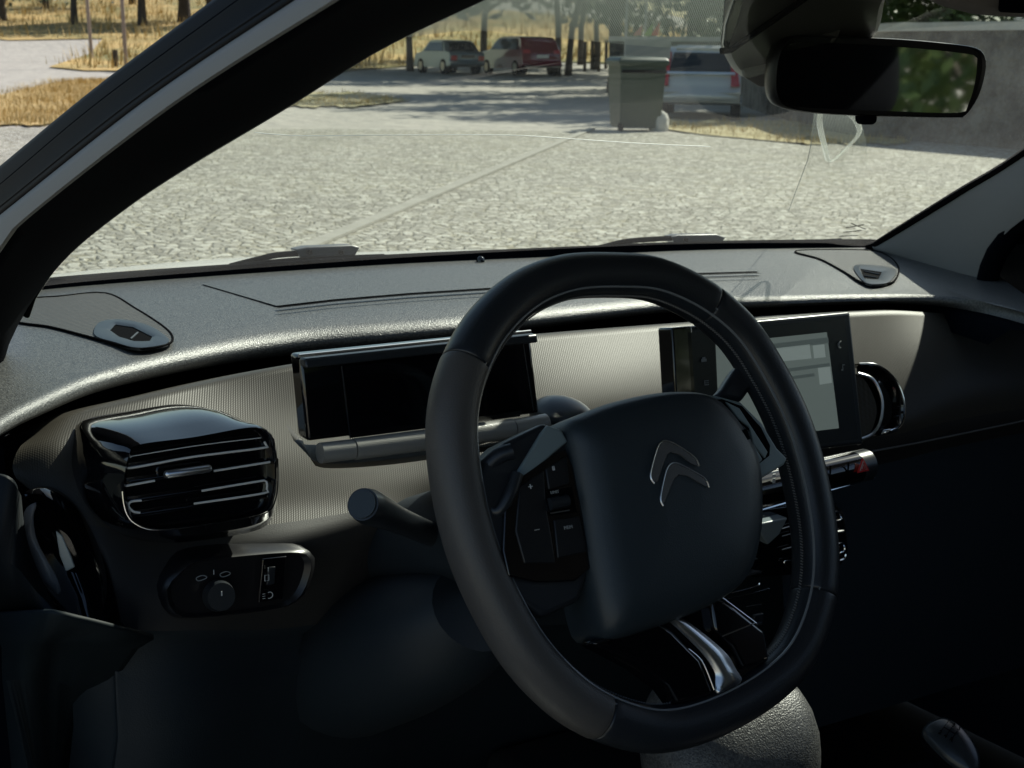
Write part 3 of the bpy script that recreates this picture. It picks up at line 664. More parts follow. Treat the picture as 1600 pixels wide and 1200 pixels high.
# driver air vent -------------------------------------------------------
def rrect(cx,cy,hw,hh,r,X,Y,O,n=8,sk=0):
    out=[]
    for qx,qy,a0 in((1,1,0),(-1,1,90),(-1,-1,180),(1,-1,270)):
        for k in range(n+1):
            a=R(a0+90*k/n); out.append(O+X*(cx+qx*(hw-r)+r*math.cos(a))+Y*(cy+qy*(hh-r)+r*math.sin(a)))
    return out
def pxplane(pts,p0,n): return [QP(u,v,p0,n) for u,v in pts]
VO=Q(312,735,y=.225); vn=Vector((-.12,-.98,.16)).normalized()
face_px=[(196,708),(212,692),(300,680),(385,665),(412,668),(430,690),(434,740),(430,780),(412,803),(330,818),(250,828),(215,822),(194,800),(188,750)]
F_=relen(cr(pxplane(face_px,VO,vn),120,True),72,True); fc=sum(F_,Vector())/72
back_px=[(140,700),(160,668),(240,652),(325,640),(375,655),(425,690),(437,740),(432,790),(410,825),(330,842),(250,848),(190,835),(150,800),(132,745)]
B_=relen(cr(pxplane(back_px,VO+Vector((0,.05,0)),vn),120,True),72,True)
key=lambda p:math.atan2((p-fc).z,(p-fc).x)
Fs=F_[:]; Bs=B_[:]
k0=max(range(72),key=lambda i:key(Fs[i])); Fs=Fs[k0:]+Fs[:k0]
bc=sum(Bs,Vector())/72; k1=max(range(72),key=lambda i:math.atan2((Bs[i]-bc).z,(Bs[i]-bc).x)); Bs=Bs[k1:]+Bs[:k1]
mb=MB(); sc_=lambda L,s,o:[fc+(p-fc)*s+vn*o for p in L]
far=[b-vn*.09 for b in Bs]
mid=[b.lerp(f,.55)+vn*.004 for b,f in zip(Bs,Fs)]
mb.grid([far,Bs,mid,sc_(Fs,1.0,.0),sc_(Fs,.965,.004),sc_(Fs,.93,.001),sc_(Fs,.91,-.012)],closeu=True); mb.poly(sc_(Fs,.91,-.012))
vent=mb.build('air_vent',K['gloss'],car,label='gloss black air vent with thin chrome lines beside the driver door',angle=60)
MB().tube(relen(sc_(Fs,.99,.003)[34:],60),.0006,6).build('bright_rim',K['chrome'],vent)
vn_o=VO+vn*.0005
def vline(pts,r=.0009,m='silverp',nm='chrome_line',cap=True):
    P=relen(cr(pxplane(pts,vn_o,vn),60),40); MB().tube(P,r,6).build(nm,K[m],vent)
vline([(413,690),(416,696),(410,700),(300,714),(205,731),(197,726),(199,716),(205,713)])
vline([(205,713),(310,696),(408,684)],.0004)
vline([(334,736),(422,722)]); vline([(193,760),(242,751)])
vline([(315,767),(405,752),(416,752),(417,764),(410,771),(303,787)])
vline([(221,782),(205,784),(201,791),(208,799),(219,801)])
for v0,v1 in((722,705),(745,729),(775,758),(798,782)):
    P0,P1=pxplane([(200,v0+8),(418,v1-8)],VO-vn*.008,vn); X=(P1-P0).normalized(); Z=X.cross(vn).normalized()
    MB().box((P0+P1)/2,(P1-P0).length,.008,.0035,X,vn,Z).build('slat',K['gloss'],vent,bevel=.001)
P0,P1=pxplane([(256,742),(331,731)],VO+vn*.002,vn); X=(P1-P0).normalized(); Z=X.cross(vn).normalized()
MB().box((P0+P1)/2,(P1-P0).length,.008,.0065,X,vn,Z).build('vent_tab',K['satinchrome'],vent,bevel=.003)
# right hand central vent (right of touchscreen)
vn2=Vector((-.25,-.93,.25)).normalized(); O2=Q(1385,640,y=.30)
rp=[(1342,568),(1370,570),(1398,592),(1412,625),(1412,655),(1400,672),(1372,680),(1345,682)]
R1=relen(cr(pxplane(rp,O2,vn2),80),50); R2=relen(cr(pxplane([(1340,584),(1362,592),(1374,612),(1378,635),(1374,660),(1362,678),(1345,686)],O2+vn2*.012,vn2),80),50)
mb=MB().grid([[p-vn2*.05 for p in R1],R1,[a.lerp(b,.12)+vn2*.003 for a,b in zip(R1,R2)],[a.lerp(b,.25)-vn2*.004 for a,b in zip(R1,R2)],[a.lerp(b,.85)-vn2*.002 for a,b in zip(R1,R2)],R2,[p-vn2*.04 for p in R2]])
v2=mb.build('air_vent',K['gloss'],car,label='rounded gloss black air vent right of the touchscreen',angle=50)
MB().tube([p+vn2*.001 for p in R1],.0009,6).build('chrome_line',K['chrome'],v2)
MB().tube([p+vn2*.001 for p in R2],.0018,8).build('chrome_line',K['satinchrome'],v2)
mb=MB(); mb.poly(pxplane([(1378,672),(1404,668),(1401,674),(1376,680)],O2+vn2*.006,vn2)); mb.build('vent_tab',K['chrome'],v2,solid=.002)
for a,b in(((1381,640),(1406,636)),((1379,655),(1408,650))):
    MB().tube(pxplane([a,b],O2,vn2),.0015,6).build('slat',K['gloss'],v2)
rows=[relen(cr(pxplane([(1320,585),(1345,588),(1362,612),(1370,640),(1364,668),(1350,690),(1330,695)],O2+vn2*o,vn2),60),30) for o in(-.05,.008,.011)]
mb=MB().grid(rows); mb.poly(rows[-1]); mb.build('vent_surround',K['fasciaP'],v2)
# touchscreen ------------------------------------------------------------
tn=Vector((0,-.985,.17)).normalized(); TO=Q(1330,487,y=.225)
TXY=lambda pts,o=0: pxplane(pts,TO+tn*o,tn)
fr=TXY([(1064,512),(1329,487),(1350,694),(1080,726)])
ts=MB().prism(fr,-tn*.018).build('touchscreen',K['satin'],car,bevel=.003,label='tablet style touchscreen glowing pale green')
MB().prism(TXY([(1050,512),(1082,509),(1094,716),(1062,722)],.001),-tn*.022).build('left_edge',K['gloss'],ts,bevel=.002)
g0=TXY([(1074,520),(1320,497),(1341,686),(1088,716)],.001); MB().poly(g0).build('glass_front',mat('screen border glass',(.035,.04,.044),.2,spec=.5),ts)
MB().poly(TXY([(1118,537),(1292,519),(1311,669),(1125,692)],.002)).build('screen',K['screenon'],ts)
def tp(pts,m,nm): MB().poly(TXY(pts,.0028)).build(nm,K[m],ts)
tp([(1200,538),(1294,527),(1295,536),(1200,548)],'scrbar','display_bar')
tp([(1206,545),(1265,538),(1268,560),(1208,566)],'scrline','display_tile')
tp([(1270,540),(1288,538),(1290,558),(1272,560)],'scrline','display_tile')
tp([(1220,577),(1296,567),(1297,572),(1220,583)],'scrbar','display_bar')
tp([(1278,575),(1297,573),(1300,598),(1281,601)],'scrline','display_tile')
tp([(1236,588),(1272,583),(1273,588),(1237,593)],'scrbar','display_bar')
tX=(fr[1]-fr[0]).normalized(); tY=tn.cross(tX).normalized(); 
if tY.z<0: tY=-tY
def icon(u,v,kind,s=.0045):
    c=QP(u,v,TO+tn*.0028,tn)
    mb=MB()
    if kind=='note': 
        mb.box(c,.0006,s*2,.0004,tX,tY,tn); mb.box(c+tX*s*.4+tY*s*.8,s*.9,.0008,.0004,tX,tY,tn); mb.box(c-tX*s*.3-tY*s*.8,s*.7,s*.5,.0004,tX,tY,tn)
    if kind=='phone': mb.tube(cr([c+tX*s*.7+tY*s,c-tX*s*.2+tY*s*.5,c-tX*s*.5,c-tX*s*.3-tY*s,c+tX*s*.4-tY*s*1.1],12),.0008,6)
    if kind=='car': mb.box(c,s*2,s*.9,.0004,tX,tY,tn); mb.box(c+tY*s*.7,s*1.1,s*.6,.0004,tX,tY,tn)
    if kind=='grid':
        for a in(-1,0,1):
            for b in(-1,0,1): mb.box(c+tX*a*s*.6+tY*b*s*.6,s*.35,s*.35,.0004,tX,tY,tn)
    if kind=='nav': mb.prism([c+tY*s,c+tX*s*.8-tY*s,c-tY*s*.4,c-tX*s*.8-tY*s],tn*.0004)
    mb.build('touch_icon',K['iconw'],ts,smooth=False)
icon(1312,538,'phone',.003);icon(1317,574,'note',.003);icon(1100,563,'car',.003);icon(1104,598,'grid',.003)
# switch bar with hazard button
bar=[(1130,775),(1345,733)]
sb=MB().tube([Q(1120,776,y=.262),Q(1352,725,y=.264)],.0172,24,ell=.95).build('switch_bar',K['satinchrome'],car,label='satin chrome switch bar below the touchscreen')
MB().tube([Q(1120,781,y=.248),Q(1338,730,y=.248)],.0165,24).build('button_panel',K['gloss'],sb)
MB().tube([Q(1336,730.5,y=.2478),Q(1354,726,y=.2478)],.0166,24).build('button_end',K['satin'],sb)
MB().tube([Q(1150,808,y=.244),Q(1365,746,y=.244)],.0017,8).build('chrome_line',K['chrome'],sb)
for u in(1297,1325): c=Q(u,731+(1345-u)*.2,y=.2313); MB().box(c,.0006,.002,.018).build('gap_line',K['groove'],sb)
hn=Vector((0,-1,.15)).normalized(); hp=[QP(u,v,Q(1347,724,y=.2305),hn) for u,v in((1347,715),(1357,735),(1339,739))]
MB().prism(hp,hn*.001).build('hazard_symbol',K['red'],sb,smooth=False)
c=sum(hp,Vector())/3; MB().tube([c+(p-c)*.62+hn*.0015 for p in hp],.0005,5,closed=True).build('hazard_triangle',K['icon'],sb)
MB().tube([c+(p-c)*.28+hn*.0015 for p in hp],.0004,5,closed=True).build('hazard_triangle',K['icon'],sb)
# seat belt light / passenger icon seen between spoke and rim
c=Q(1209,752,y=.235); MB().box(c,.0035,.001,.006).box(c+Vector((0,0,.006)),.0035,.001,.003).build('belt_symbol',K['icon'],sb)
# centre stack: second vent with chrome ribs, trays
cs=MB().prism([Q(u,v,y=.30) for u,v in((1120,800),(1300,780),(1322,800),(1330,860),(1318,885),(1250,900),(1180,905))],Vector((0,.05,0))).build('centre_stack',K['gloss'],car,bevel=.006,label='gloss black centre stack with lower air vent')
def cl(pts,r,m='chrome',nm='chrome_line',y=.296,par=cs): MB().tube(relen(cr([Q(u,v,y=y) for u,v in pts],40),24),r,6).build(nm,K[m],par)
cl([(1294,802),(1309,800),(1314,806),(1314,812),(1296,816)],.0013); cl([(1296,833),(1318,830)],.0018)
cl([(1300,853),(1317,849),(1319,861),(1302,867)],.0013); cl([(1322,866),(1318,874),(1302,879)],.0014); cl([(1296,789),(1306,788)],.0014)
for v in(826,838,859): cl([(1222,v),(1240,v-5)],.0006,'satinchrome')
cl([(1240,875),(1226,877),(1228,884),(1234,890)],.0008)
MB().poly([Q(u,v,y=.29) for u,v in((1182,780),(1300,748),(1300,758),(1182,782))]).build('bright_trim',K['satinchrome'],cs,solid=.002)
MB().prism([Q(u,v,y=.285) for u,v in((1180,820),(1232,809),(1218,836),(1200,852))],Vector((0,.02,0))).build('angled_trim',mat('blue grey gloss',(.2,.24,.26),.25),cs,bevel=.002)
MB().poly([Q(u,v,y=yy) for u,v,yy in((1142,900,.25),(1172,891,.27),(1190,894,.27),(1148,904,.25))]).build('tray_lip',K['satinchrome'],cs,solid=.003)
cl([(1157,879),(1183,874)],.0018,y=.26)
cl([(1130,930),(1180,917),(1187,911)],.0010,y=.24); cl([(1135,937),(1202,920)],.0009,y=.24)
for v in(948,): cl([(1166,v),(1190,v-4)],.0005,'satin',y=.23)
MB().box(Q(1184,968,y=.22),.013,.004,.012).build('usb_socket',K['satin'],cs,bevel=.001)
MB().box(Q(1187,975,y=.217),.006,.001,.002).build('usb_contact',K['satinchrome'],cs)
# steering column shroud, stalk
def blob(path,rad,name,m,par,ell=1.0,seg=24,label=None):
    P=cr(path,24); rr=[x.x for x in cr([(r,0,0) for r in rad],24)]
    return MB().tube(P,rr,seg,ell=ell).build(name,m,par,label=label,angle=70)
colm=blob([Vector((-.36,.38,.80)),Vector((-.36,.25,.85)),Vector((-.36,.12,.90)),Vector((-.36,.055,.925))],[.05,.055,.055,.055],'steering_column',K['lower'],car,ell=.8,label='dark steering column shroud behind the wheel')
kn=blob([Vector((-.38,.42,.66)),Vector((-.38,.33,.72)),Vector((-.38,.24,.77)),Vector((-.37,.2,.80))],[.08,.085,.07,.05],'knee_cover',K['lower'],colm,ell=.8)
s0=Q(567,788,y=.115); s1=Q(676,836,y=.21)
X=(s1-s0).normalized()
st=blob([s0,s0+X*.012,s0+X*.03,s0.lerp(s1,.5),s1],[.0122,.0136,.013,.0105,.010],'indicator_stalk',K['satin'],car,label='indicator stalk with a round flat end')
MB().tube([s0-X*.002,s0+X*.001],.0105,24).build('end_cap',K['hub'],st)
MB().tube([s0+X*.031,s0+X*.034],.0128,24).build('ring',K['groove'],st)
# headlight switches
hp_=[(250,920),(275,890),(310,872),(455,858),(490,868),(488,900),(470,935),(430,952),(300,966),(262,958)]
Ph=[Q(u,v,y=.282) for u,v in hp_]; cch=sum(Ph,Vector())/len(Ph); Ph=relen(cr(Ph,60,True),40,True)
mb=MB().grid([[p+Vector((0,.03,0)) for p in Ph],Ph,[cch+(p-cch)*.93+Vector((0,-.003,0)) for p in Ph],[cch+(p-cch)*.86+Vector((0,.001,0)) for p in Ph]],closeu=True); mb.poly([cch+(p-cch)*.86+Vector((0,.001,0)) for p in Ph])
hsw=mb.build('switch_panel',mat('switch panel plastic',(.012,.012,.014),.3),car,label='black switch panel with rotary mirror knob and headlight level wheel',angle=60)
c=Q(341,930,y=.275); MB().tube([c,c+Vector((-.001,-.010,.002))],[.0135,.0115],24).build('rotary_knob',K['satin'],hsw)
c2=c+Vector((-.001,-.0105,.002)); MB().box(c2+Vector((0,0,.003)),.0009,.0006,.004).build('knob_mark',K['icon'],hsw)
for u,v in((315,903),(352,897)): 
    q=Q(u,v,y=.276); MB().tube(relen(cr([q+Vector((a*.0045,0,b*.002)) for a,b in((1,0),(.2,1),(-1,.4),(-.6,-1),(.6,-.7))],30,True),20,True),.0004,5,closed=True).build('mirror_symbol',K['iconw'],hsw)
q=Q(334,894,y=.276); MB().box(q,.0006,.0005,.004).build('zero_mark',K['icon'],hsw)
slabp=[(408,872),(446,868),(440,935),(402,940)]
MB().prism([Q(u,v,y=.277) for u,v in slabp],Vector((0,-.003,0))).build('level_wheel_housing',K['gloss'],hsw,bevel=.001)
MB().prism([Q(u,v,y=.2735) for u,v in((418,885),(430,884),(428,912),(415,914))],Vector((0,-.002,0))).build('level_wheel',K['satin'],hsw,bevel=.001)
q=Q(419,890,y=.2705); MB().box(q,.0005,.0004,.003).build('level_mark',K['icon'],hsw)
q=Q(417,903,y=.2705); MB().tube([q+Vector((a*.0018,0,b*.0024)) for a,b in((1,1),(-1,1),(-1,-1),(1,-1))],.0004,5,closed=True).build('level_zero',K['icon'],hsw)
q=Q(421,930,y=.2705); MB().tube([q+Vector((.003*math.cos(a),0,.0028*math.sin(a))) for a in[i*.4 for i in range(-5,6)]],.0004,5).build('headlight_symbol',K['icon'],hsw)
for k in(-1,0,1): MB().box(q+Vector((-.005,0,k*.002)),.0025,.0004,.0004).build('headlight_ray',K['icon'],hsw)
# oval gloss recess at the driver end of the dashboard
on=Vector((-.45,-.88,.1)).normalized(); OO=Q(90,860,y=.29)
op=[(28,800),(45,772),(75,775),(110,805),(145,870),(160,925),(150,965),(125,965),(80,935),(45,890),(28,845)]
O1=relen(cr(pxplane(op,OO,on),80,True),48,True); oc=sum(O1,Vector())/48
mb=MB().grid([[p-on*.03 for p in O1],[oc+(p-oc)*1.06 for p in O1],[oc+(p-oc)*1.0+on*.003 for p in O1],[oc+(p-oc)*.72-on*.012 for p in O1],[oc+(p-oc)*.35-on*.02 for p in O1]],closeu=True); mb.poly([oc+(p-oc)*.35-on*.02 for p in O1])
ov=mb.build('side_outlet',K['gloss'],car,label='oval gloss black recess at the driver end of the dashboard',angle=60)
mb=MB().prism(pxplane([(88,828),(98,836),(112,868),(118,885),(104,892),(94,866)],OO+on*.002,on),on*.003); mb.build('painted_reflection',mat('pale painted reflection',(.42,.45,.42),.3),ov,bevel=.001)  # pale patch drawn as a reflection in the gloss recess
B1=relen(cr(pxplane([(38,800),(58,785),(52,810),(60,850),(90,905),(92,930),(60,900),(42,850)],OO+on*.004,on),60,True),40,True)
mb=MB().poly(B1); mb.build('reflection_band',mat('grey painted reflection',(.2,.2,.205),.35),ov,solid=.002)  # grey patch drawn as a second reflection in the recess
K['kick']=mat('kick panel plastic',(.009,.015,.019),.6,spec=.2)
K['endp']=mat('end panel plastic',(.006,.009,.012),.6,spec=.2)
# door-side end cover and kick panel
def strip3(rowsuvx,name,m,par=None,label=None,solid=.004):
    rs=[relen(cr([Q(u,v,x=x) for u,v,x in r],60),40) for r in rowsuvx]
    return MB().grid(rs).build(name,m,par or car,solid=solid,label=label,angle=60)
kp=strip3([[(-60,960,-.74),(60,955,-.74),(120,965,-.72),(200,985,-.68),(240,995,-.64)],
           [(-60,1010,-.73),(40,1010,-.73),(90,1000,-.70),(150,1010,-.68),(215,1010,-.64)],
           [(-60,1080,-.74),(28,1060,-.73),(80,1060,-.70),(130,1075,-.67),(175,1065,-.65)],
           [(-60,1210,-.74),(35,1210,-.73),(60,1210,-.71),(85,1210,-.68),(98,1210,-.66)],
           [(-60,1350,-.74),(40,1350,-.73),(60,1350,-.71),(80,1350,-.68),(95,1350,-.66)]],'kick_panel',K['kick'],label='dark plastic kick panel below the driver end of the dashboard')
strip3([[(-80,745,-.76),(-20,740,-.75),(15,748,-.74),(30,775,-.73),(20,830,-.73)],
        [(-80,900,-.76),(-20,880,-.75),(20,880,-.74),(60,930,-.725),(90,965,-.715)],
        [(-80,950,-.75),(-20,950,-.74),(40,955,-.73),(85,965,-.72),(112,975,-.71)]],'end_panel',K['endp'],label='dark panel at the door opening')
# gear lever
gp=Q(1487,1150,x=-.02); 
def gpt(u,v,o): return QP(u,v,gp+Vector((0,0,o)),(-.35,-.45,.82))
kt=[gpt(u,v,0) for u,v in((1443,1140),(1455,1124),(1478,1119),(1502,1132),(1524,1160),(1533,1190),(1520,1205),(1490,1190),(1462,1165))]
kt=relen(cr(kt,60,True),40,True); kc=sum(kt,Vector())/40; n_=Vector((-.35,-.45,.82)).normalized()
gl=blob([Vector((gp.x+.02,gp.y+.12,.50)),Vector((gp.x+.01,gp.y+.06,.6)),kc-n_*.05],[.035,.025,.012],'gear_lever',K['black'],car,label='gear lever with a five speed pattern on its knob')
kd=[kc-n_*.04+(p-kc)*.55 for p in kt]
mb=MB().grid([kd,[kc+(p-kc)*1.04-n_*.018 for p in kt],[kc+(p-kc)*1.02-n_*.008 for p in kt]],closeu=True); mb.poly(kd[::-1]); mb.build('knob',K['gloss'],gl,angle=70)
mb=MB().grid([[kc+(p-kc)*1.02-n_*.008 for p in kt],[kc+(p-kc)*1.0-n_*.003 for p in kt],[kc+(p-kc)*.85 for p in kt],[kc+(p-kc)*.4+n_*.002 for p in kt]],closeu=True); mb.poly([kc+(p-kc)*.4+n_*.002 for p in kt]); mb.build('knob_cap',K['knobtop'],gl,angle=70)
gX=(gpt(1505,1165,0)-gpt(1465,1140,0)).normalized(); gY=n_.cross(gX).normalized()
gc=gpt(1483,1144,0)+n_*.0028
mb=MB()
for a in(-1,0,1): mb.box(gc+gX*a*.0055,.0006,.0085,.0004,gX,gY,n_)
mb.box(gc,.0115,.0006,.0004,gX,gY,n_); mb.build('gear_pattern',K['groove'],gl,smooth=False)
for s_,a,b in(('1',-1,1),('3',0,1),('5',1,1),('2',-1,-1),('4',0,-1),('R',1,-1)):
    text('gear_number',s_,gc+gX*a*.0055+gY*b*.0068,gX,gY,.0055,K['groove'],gl)
# centre console block that catches the sun
def ellip(c,rx,ry,rz,X,Y,Z,nm,m,par,p=2.6,label=None):
    rows=[]
    sg=lambda x,e:math.copysign(abs(x)**e,x)
    for i in range(17):
        a=-math.pi/2+math.pi*i/16; rw=[]
        for j in range(32):
            b=2*math.pi*j/32; e=2/p
            rw.append(c+X*rx*sg(math.cos(a),e)*sg(math.cos(b),e)+Y*ry*sg(math.cos(a),e)*sg(math.sin(b),e)+Z*rz*sg(math.sin(a),e))
        rows.append(rw)
    return MB().grid(rows,closeu=True).build(nm,m,par,label=label,angle=70)
cb=Q(1180,1115,x=-.17)
KX=(Q(1280,1070,x=-.12)-Q(1090,1170,x=-.25)).normalized()
ellip(Q(878,652,y=.29),.026,.04,.020,Vector((1,0,-.1)).normalized(),Vector((0,1,0)),Vector((.1,0,1)).normalized(),'display_foot',K['satin'],disp,p=2)
console=ellip(cb+Vector((0.0,.03,-.045)),.078,.07,.06,KX,KX.cross(Vector((0,.4,-1))).normalized(),Vector((0,.1,1)),'console_block',K['dash'],car,label='grained console block below the wheel catching the sun')
# ------------------------------------------------------------------ steering wheel
tl=R(24); wn=Vector((0,-math.cos(tl),math.sin(tl))); WX=Vector((1,0,0)); WY=wn.cross(WX).normalized()
if WY.z<0: WY=-WY
def WP(u,v,o=0): return QP(u,v,WC+wn*o,wn)
outp=[(940,397),(1020,405),(1100,442),(1165,497),(1214,570),(1255,655),(1283,750),(1299,855),(1294,950),(1262,1040),(1208,1100),(1125,1150),(1040,1176),(965,1168),(880,1128),(800,1050),(740,950),(700,850),(677,740),(673,645),(693,560),(733,487),(795,430),(865,402)]
OUT=relen(cr([WP(*p) for p in outp],300,True),160,True)
cc=WC
def inset(L,d):
    n=len(L); out=[]
    for i,p in enumerate(L):
        t=(L[(i+2)%n]-L[i-2]).normalized(); nn=wn.cross(t).normalized()
        if nn.dot(WC-p)<0: nn=-nn
        out.append(p+nn*d)
    return out
CEN=inset(OUT,.0165)
rim_n=160
def proj(p):
    q=p-CAM; z=q.dot(d_); return (800+FPX*q.dot(CR)/z,600-FPX*q.dot(CU)/z)
def nearest(u,v): return min(range(rim_n),key=lambda i:(proj(CEN[i])[0]-u)**2+(proj(CEN[i])[1]-v)**2)
def sect(i0,i1,m,nm,par,rr=.0168,lab=None):
    n=(i1-i0)%rim_n; rows=[]
    ks=[(i0+k)%rim_n for k in range(n+1)]
    for j,k in enumerate(ks):
        t=(CEN[(k+1)%rim_n]-CEN[k-1]).normalized(); b=t.cross(wn).normalized()
        if b.dot(CEN[k]-WC)<0: b=-b
        r=rr; off=Vector()
        rw=[]
        for s in range(28):
            a=s*2*math.pi/28; ca,sa=math.cos(a),math.sin(a)
            x=math.copysign(abs(ca)**.9,ca)*r; y=math.copysign(abs(sa)**.9,sa)*r*1.12
            rw.append(CEN[k]+b*x+wn*y)
        if j==0 or j==n:
            c=CEN[k]; e=t*(.0014 if j==0 else -.0014)
            s0_=[c+(p-c)*.93 for p in rw]; s1_=[c+(p-c)*.985+e*.5 for p in rw]; s2_=[p+e*1.2 for p in rw]
            rows+= [s0_,s1_,s2_] if j==0 else [s2_,s1_,s0_]
        else: rows.append(rw)
    return MB().grid(rows,closeu=True).build(nm,m,par,label=lab,angle=70)
iA=nearest(715,560); iB=nearest(930,1120); iC=nearest(1262,925); iD=nearest(1100,480)
# hub first: it is the steering_wheel part itself
hub_px=[(879,668),(905,648),(960,628),(1030,614),(1085,614),(1118,628),(1150,665),(1176,715),(1183,775),(1180,840),(1160,905),(1105,948),(1010,985),(950,1000),(930,975),(915,900),(900,800),(885,720)]
hb_=relen(cr([WP(*p,.012) for p in hub_px],160,True),96,True); hc_=sum(hb_,Vector())/96
def hs(s,o): return [hc_+(p-hc_)*s+wn*o for p in hb_]
mb=MB().grid([hs(1,-.035),hs(1.0,.0),hs(.985,.006),hs(.95,.012),hs(.86,.0175),hs(.7,.021),hs(.45,.0235),hs(.2,.0245)],closeu=True); mb.poly(hs(.2,.0245))
sw=mb.build('steering_wheel',K['hub'],car,label='black leather steering wheel with airbag hub, turned slightly',angle=70)
sect(iD,iC,K['leather'],'rim_section',sw,lab='smooth leather right side of the rim')
sect(iC,iB,K['leather'],'rim_section',sw,lab='leather bottom of the rim')
sect(iB,iA,K['grip'],'rim_section',sw,rr=.0172,lab='matt grey left grip of the rim')
sect(iA,iD,K['leather'],'rim_section',sw,lab='black leather top of the rim')
def arc(i0,i1,d,o,n=120):
    ks=[(i0+k)%rim_n for k in range(((i1-i0)%rim_n)+1)]
    L=inset(CEN,d); return relen([L[k]+wn*o for k in ks],n)
# seams along the inner rim, coloured pale to draw their highlight lines
tr_=inset(CEN,.0125); tr_=relen([p+wn*.0130 for p in tr_],240,True)
K['seamline']=mat('seam with painted highlight',(.2,.22,.24),.25,spec=.8)
MB().tube(tr_,.0011,6,closed=True).build('rim_seam',K['seamline'],sw)
tr_=inset(CEN,.0078); tr_=relen([p+wn*.0163 for p in tr_],240,True)
MB().tube(tr_,.0007,6,closed=True).build('rim_seam',K['seamline'],sw)
# stitching along the inner edge, right and top
L=inset(CEN,.0172); st_=relen([p+wn*.004 for p in L],420,True); mb=MB()
for i in range(0,420): 
    a,b=st_[i],st_[(i+1)%420]; t=(b-a); mb.tube([a.lerp(b,.25)-wn*.0012,a.lerp(b,.75)+wn*.0012],.0006,5)
mb.build('stitching',K['thread'],sw)
# emblem
def emb(pts_out,pts_in,nm):
    o=[WP(u,v,.0362) for u,v in pts_out]; i_=[WP(u,v,.0362) for u,v in pts_in]
    mb=MB().prism(o+i_[::-1],wn*.0016); e=mb.build(nm,mat('emblem dark chrome',(.22,.23,.24),.22,metal=.7),sw,bevel=.0006)
    MB().tube(relen([p+wn*.0018 for p in cr(o,60)],60),.00055,6).build('emblem_edge',K['satinchrome'],sw)
    return e
emb([(1020,756),(1014,742),(1024,703),(1032,691),(1042,690),(1062,700),(1084,716),(1091,729)],[(1026,752),(1040,712),(1046,707),(1060,711),(1078,725),(1091,729)],'emblem')
emb([(1034,791),(1030,778),(1037,742),(1044,727),(1055,724),(1074,733),(1099,748),(1106,762)],[(1038,782),(1052,748),(1059,742),(1072,744),(1090,755),(1106,762)],'emblem')
# airbag caption and horn mark
hX=WX; text('airbag_caption','AIRBAG',WP(1094,858,.034),WX,WY,.006,K['groove'],sw)
c=WP(1143,725,.0325); mb=MB(); mb.prism([c+WX*a*.0035+WY*b*.0035 for a,b in((-1,.35),(-.2,.35),(1,1),(1,-1),(-.2,-.35),(-1,-.35))],wn*.0004); mb.build('horn_mark',K['groove'],sw,smooth=False)
def wpatch(pts,o,th,m,nm,bev=.001,lab=None): return MB().prism([WP(u,v,o) for u,v in pts],wn*-th).build(nm,m,sw,bevel=bev,label=lab)
K['bluegrey']=mat('satin spoke plastic',(.2,.26,.28),.3,spec=.6)
# left spoke
wpatch([(735,775),(760,718),(790,690),(850,660),(884,672),(892,700),(925,880),(905,940),(850,965),(800,930),(770,900)],.0135,.03,K['satin'],'spoke',.004,'left spoke carrying the speed control pad')
wpatch([(800,765),(806,742),(846,676),(856,664),(878,672),(888,690),(868,706)],.0170,.004,K['bluegrey'],'spoke_top',.0015)
# gripped leather web between rim and spoke
web=[WP(u,v,o) for u,v,o in((742,760,.0),(756,735,.006),(778,713,.012),(800,705,.016))]
MB().tube(cr(web,16),.006,10).build('spoke_web',K['leather'],sw)
MB().tube(cr([WP(u,v,o) for u,v,o in((752,778,.004),(775,800,.012),(795,775,.017),(808,740,.018))],20),.0045,10).build('spoke_web',K['satin'],sw)
lp=[(790,775),(815,745),(862,712),(884,702),(896,730),(924,866),(928,884),(898,908),(840,910),(795,900),(786,860)]
wpatch(lp,.0178,.004,K['gloss'],'control_pad',.001,'gloss black left control pad')
K['padkey']=mat('pad key',(.009,.010,.012),.35)
wpatch([(812,760),(850,735),(853,790),(862,840),(868,880),(820,880),(806,830)],.0190,.002,K['padkey'],'button',.0008)
wpatch([(853,733),(886,712),(890,755),(858,765)],.0190,.002,K['padkey'],'button',.0008)
wpatch([(866,812),(906,806),(918,862),(872,872)],.0190,.002,K['padkey'],'button',.0008)
wpatch([(850,768),(894,760),(902,800),(860,806)],.0184,.001,K['groove'],'thumbwheel_slot',.0005)
c0,c1=WP(858,788,.0195),WP(886,782,.0195); MB().tube([c0,c1],.0045,16).build('thumbwheel',K['satin'],sw)
MB().tube([WP(860,802,.021),WP(890,797,.021)],.0005,5).build('thumbwheel_edge',K['satinchrome'],sw)
def wtext(s,u,v,sz,o,m='iconw',nm='button_symbol'): text(nm,s,WP(u,v,o),WX,WY,sz,K[m],sw)
wtext('+',829,761,.007,.0195,'icon'); wtext('–',839,827,.007,.0195,'icon'); wtext('II',865,732,.0045,.0195,'icon')
wtext('LIMIT',867,769,.003,.019); wtext('MEM',888,824,.0035,.0195)
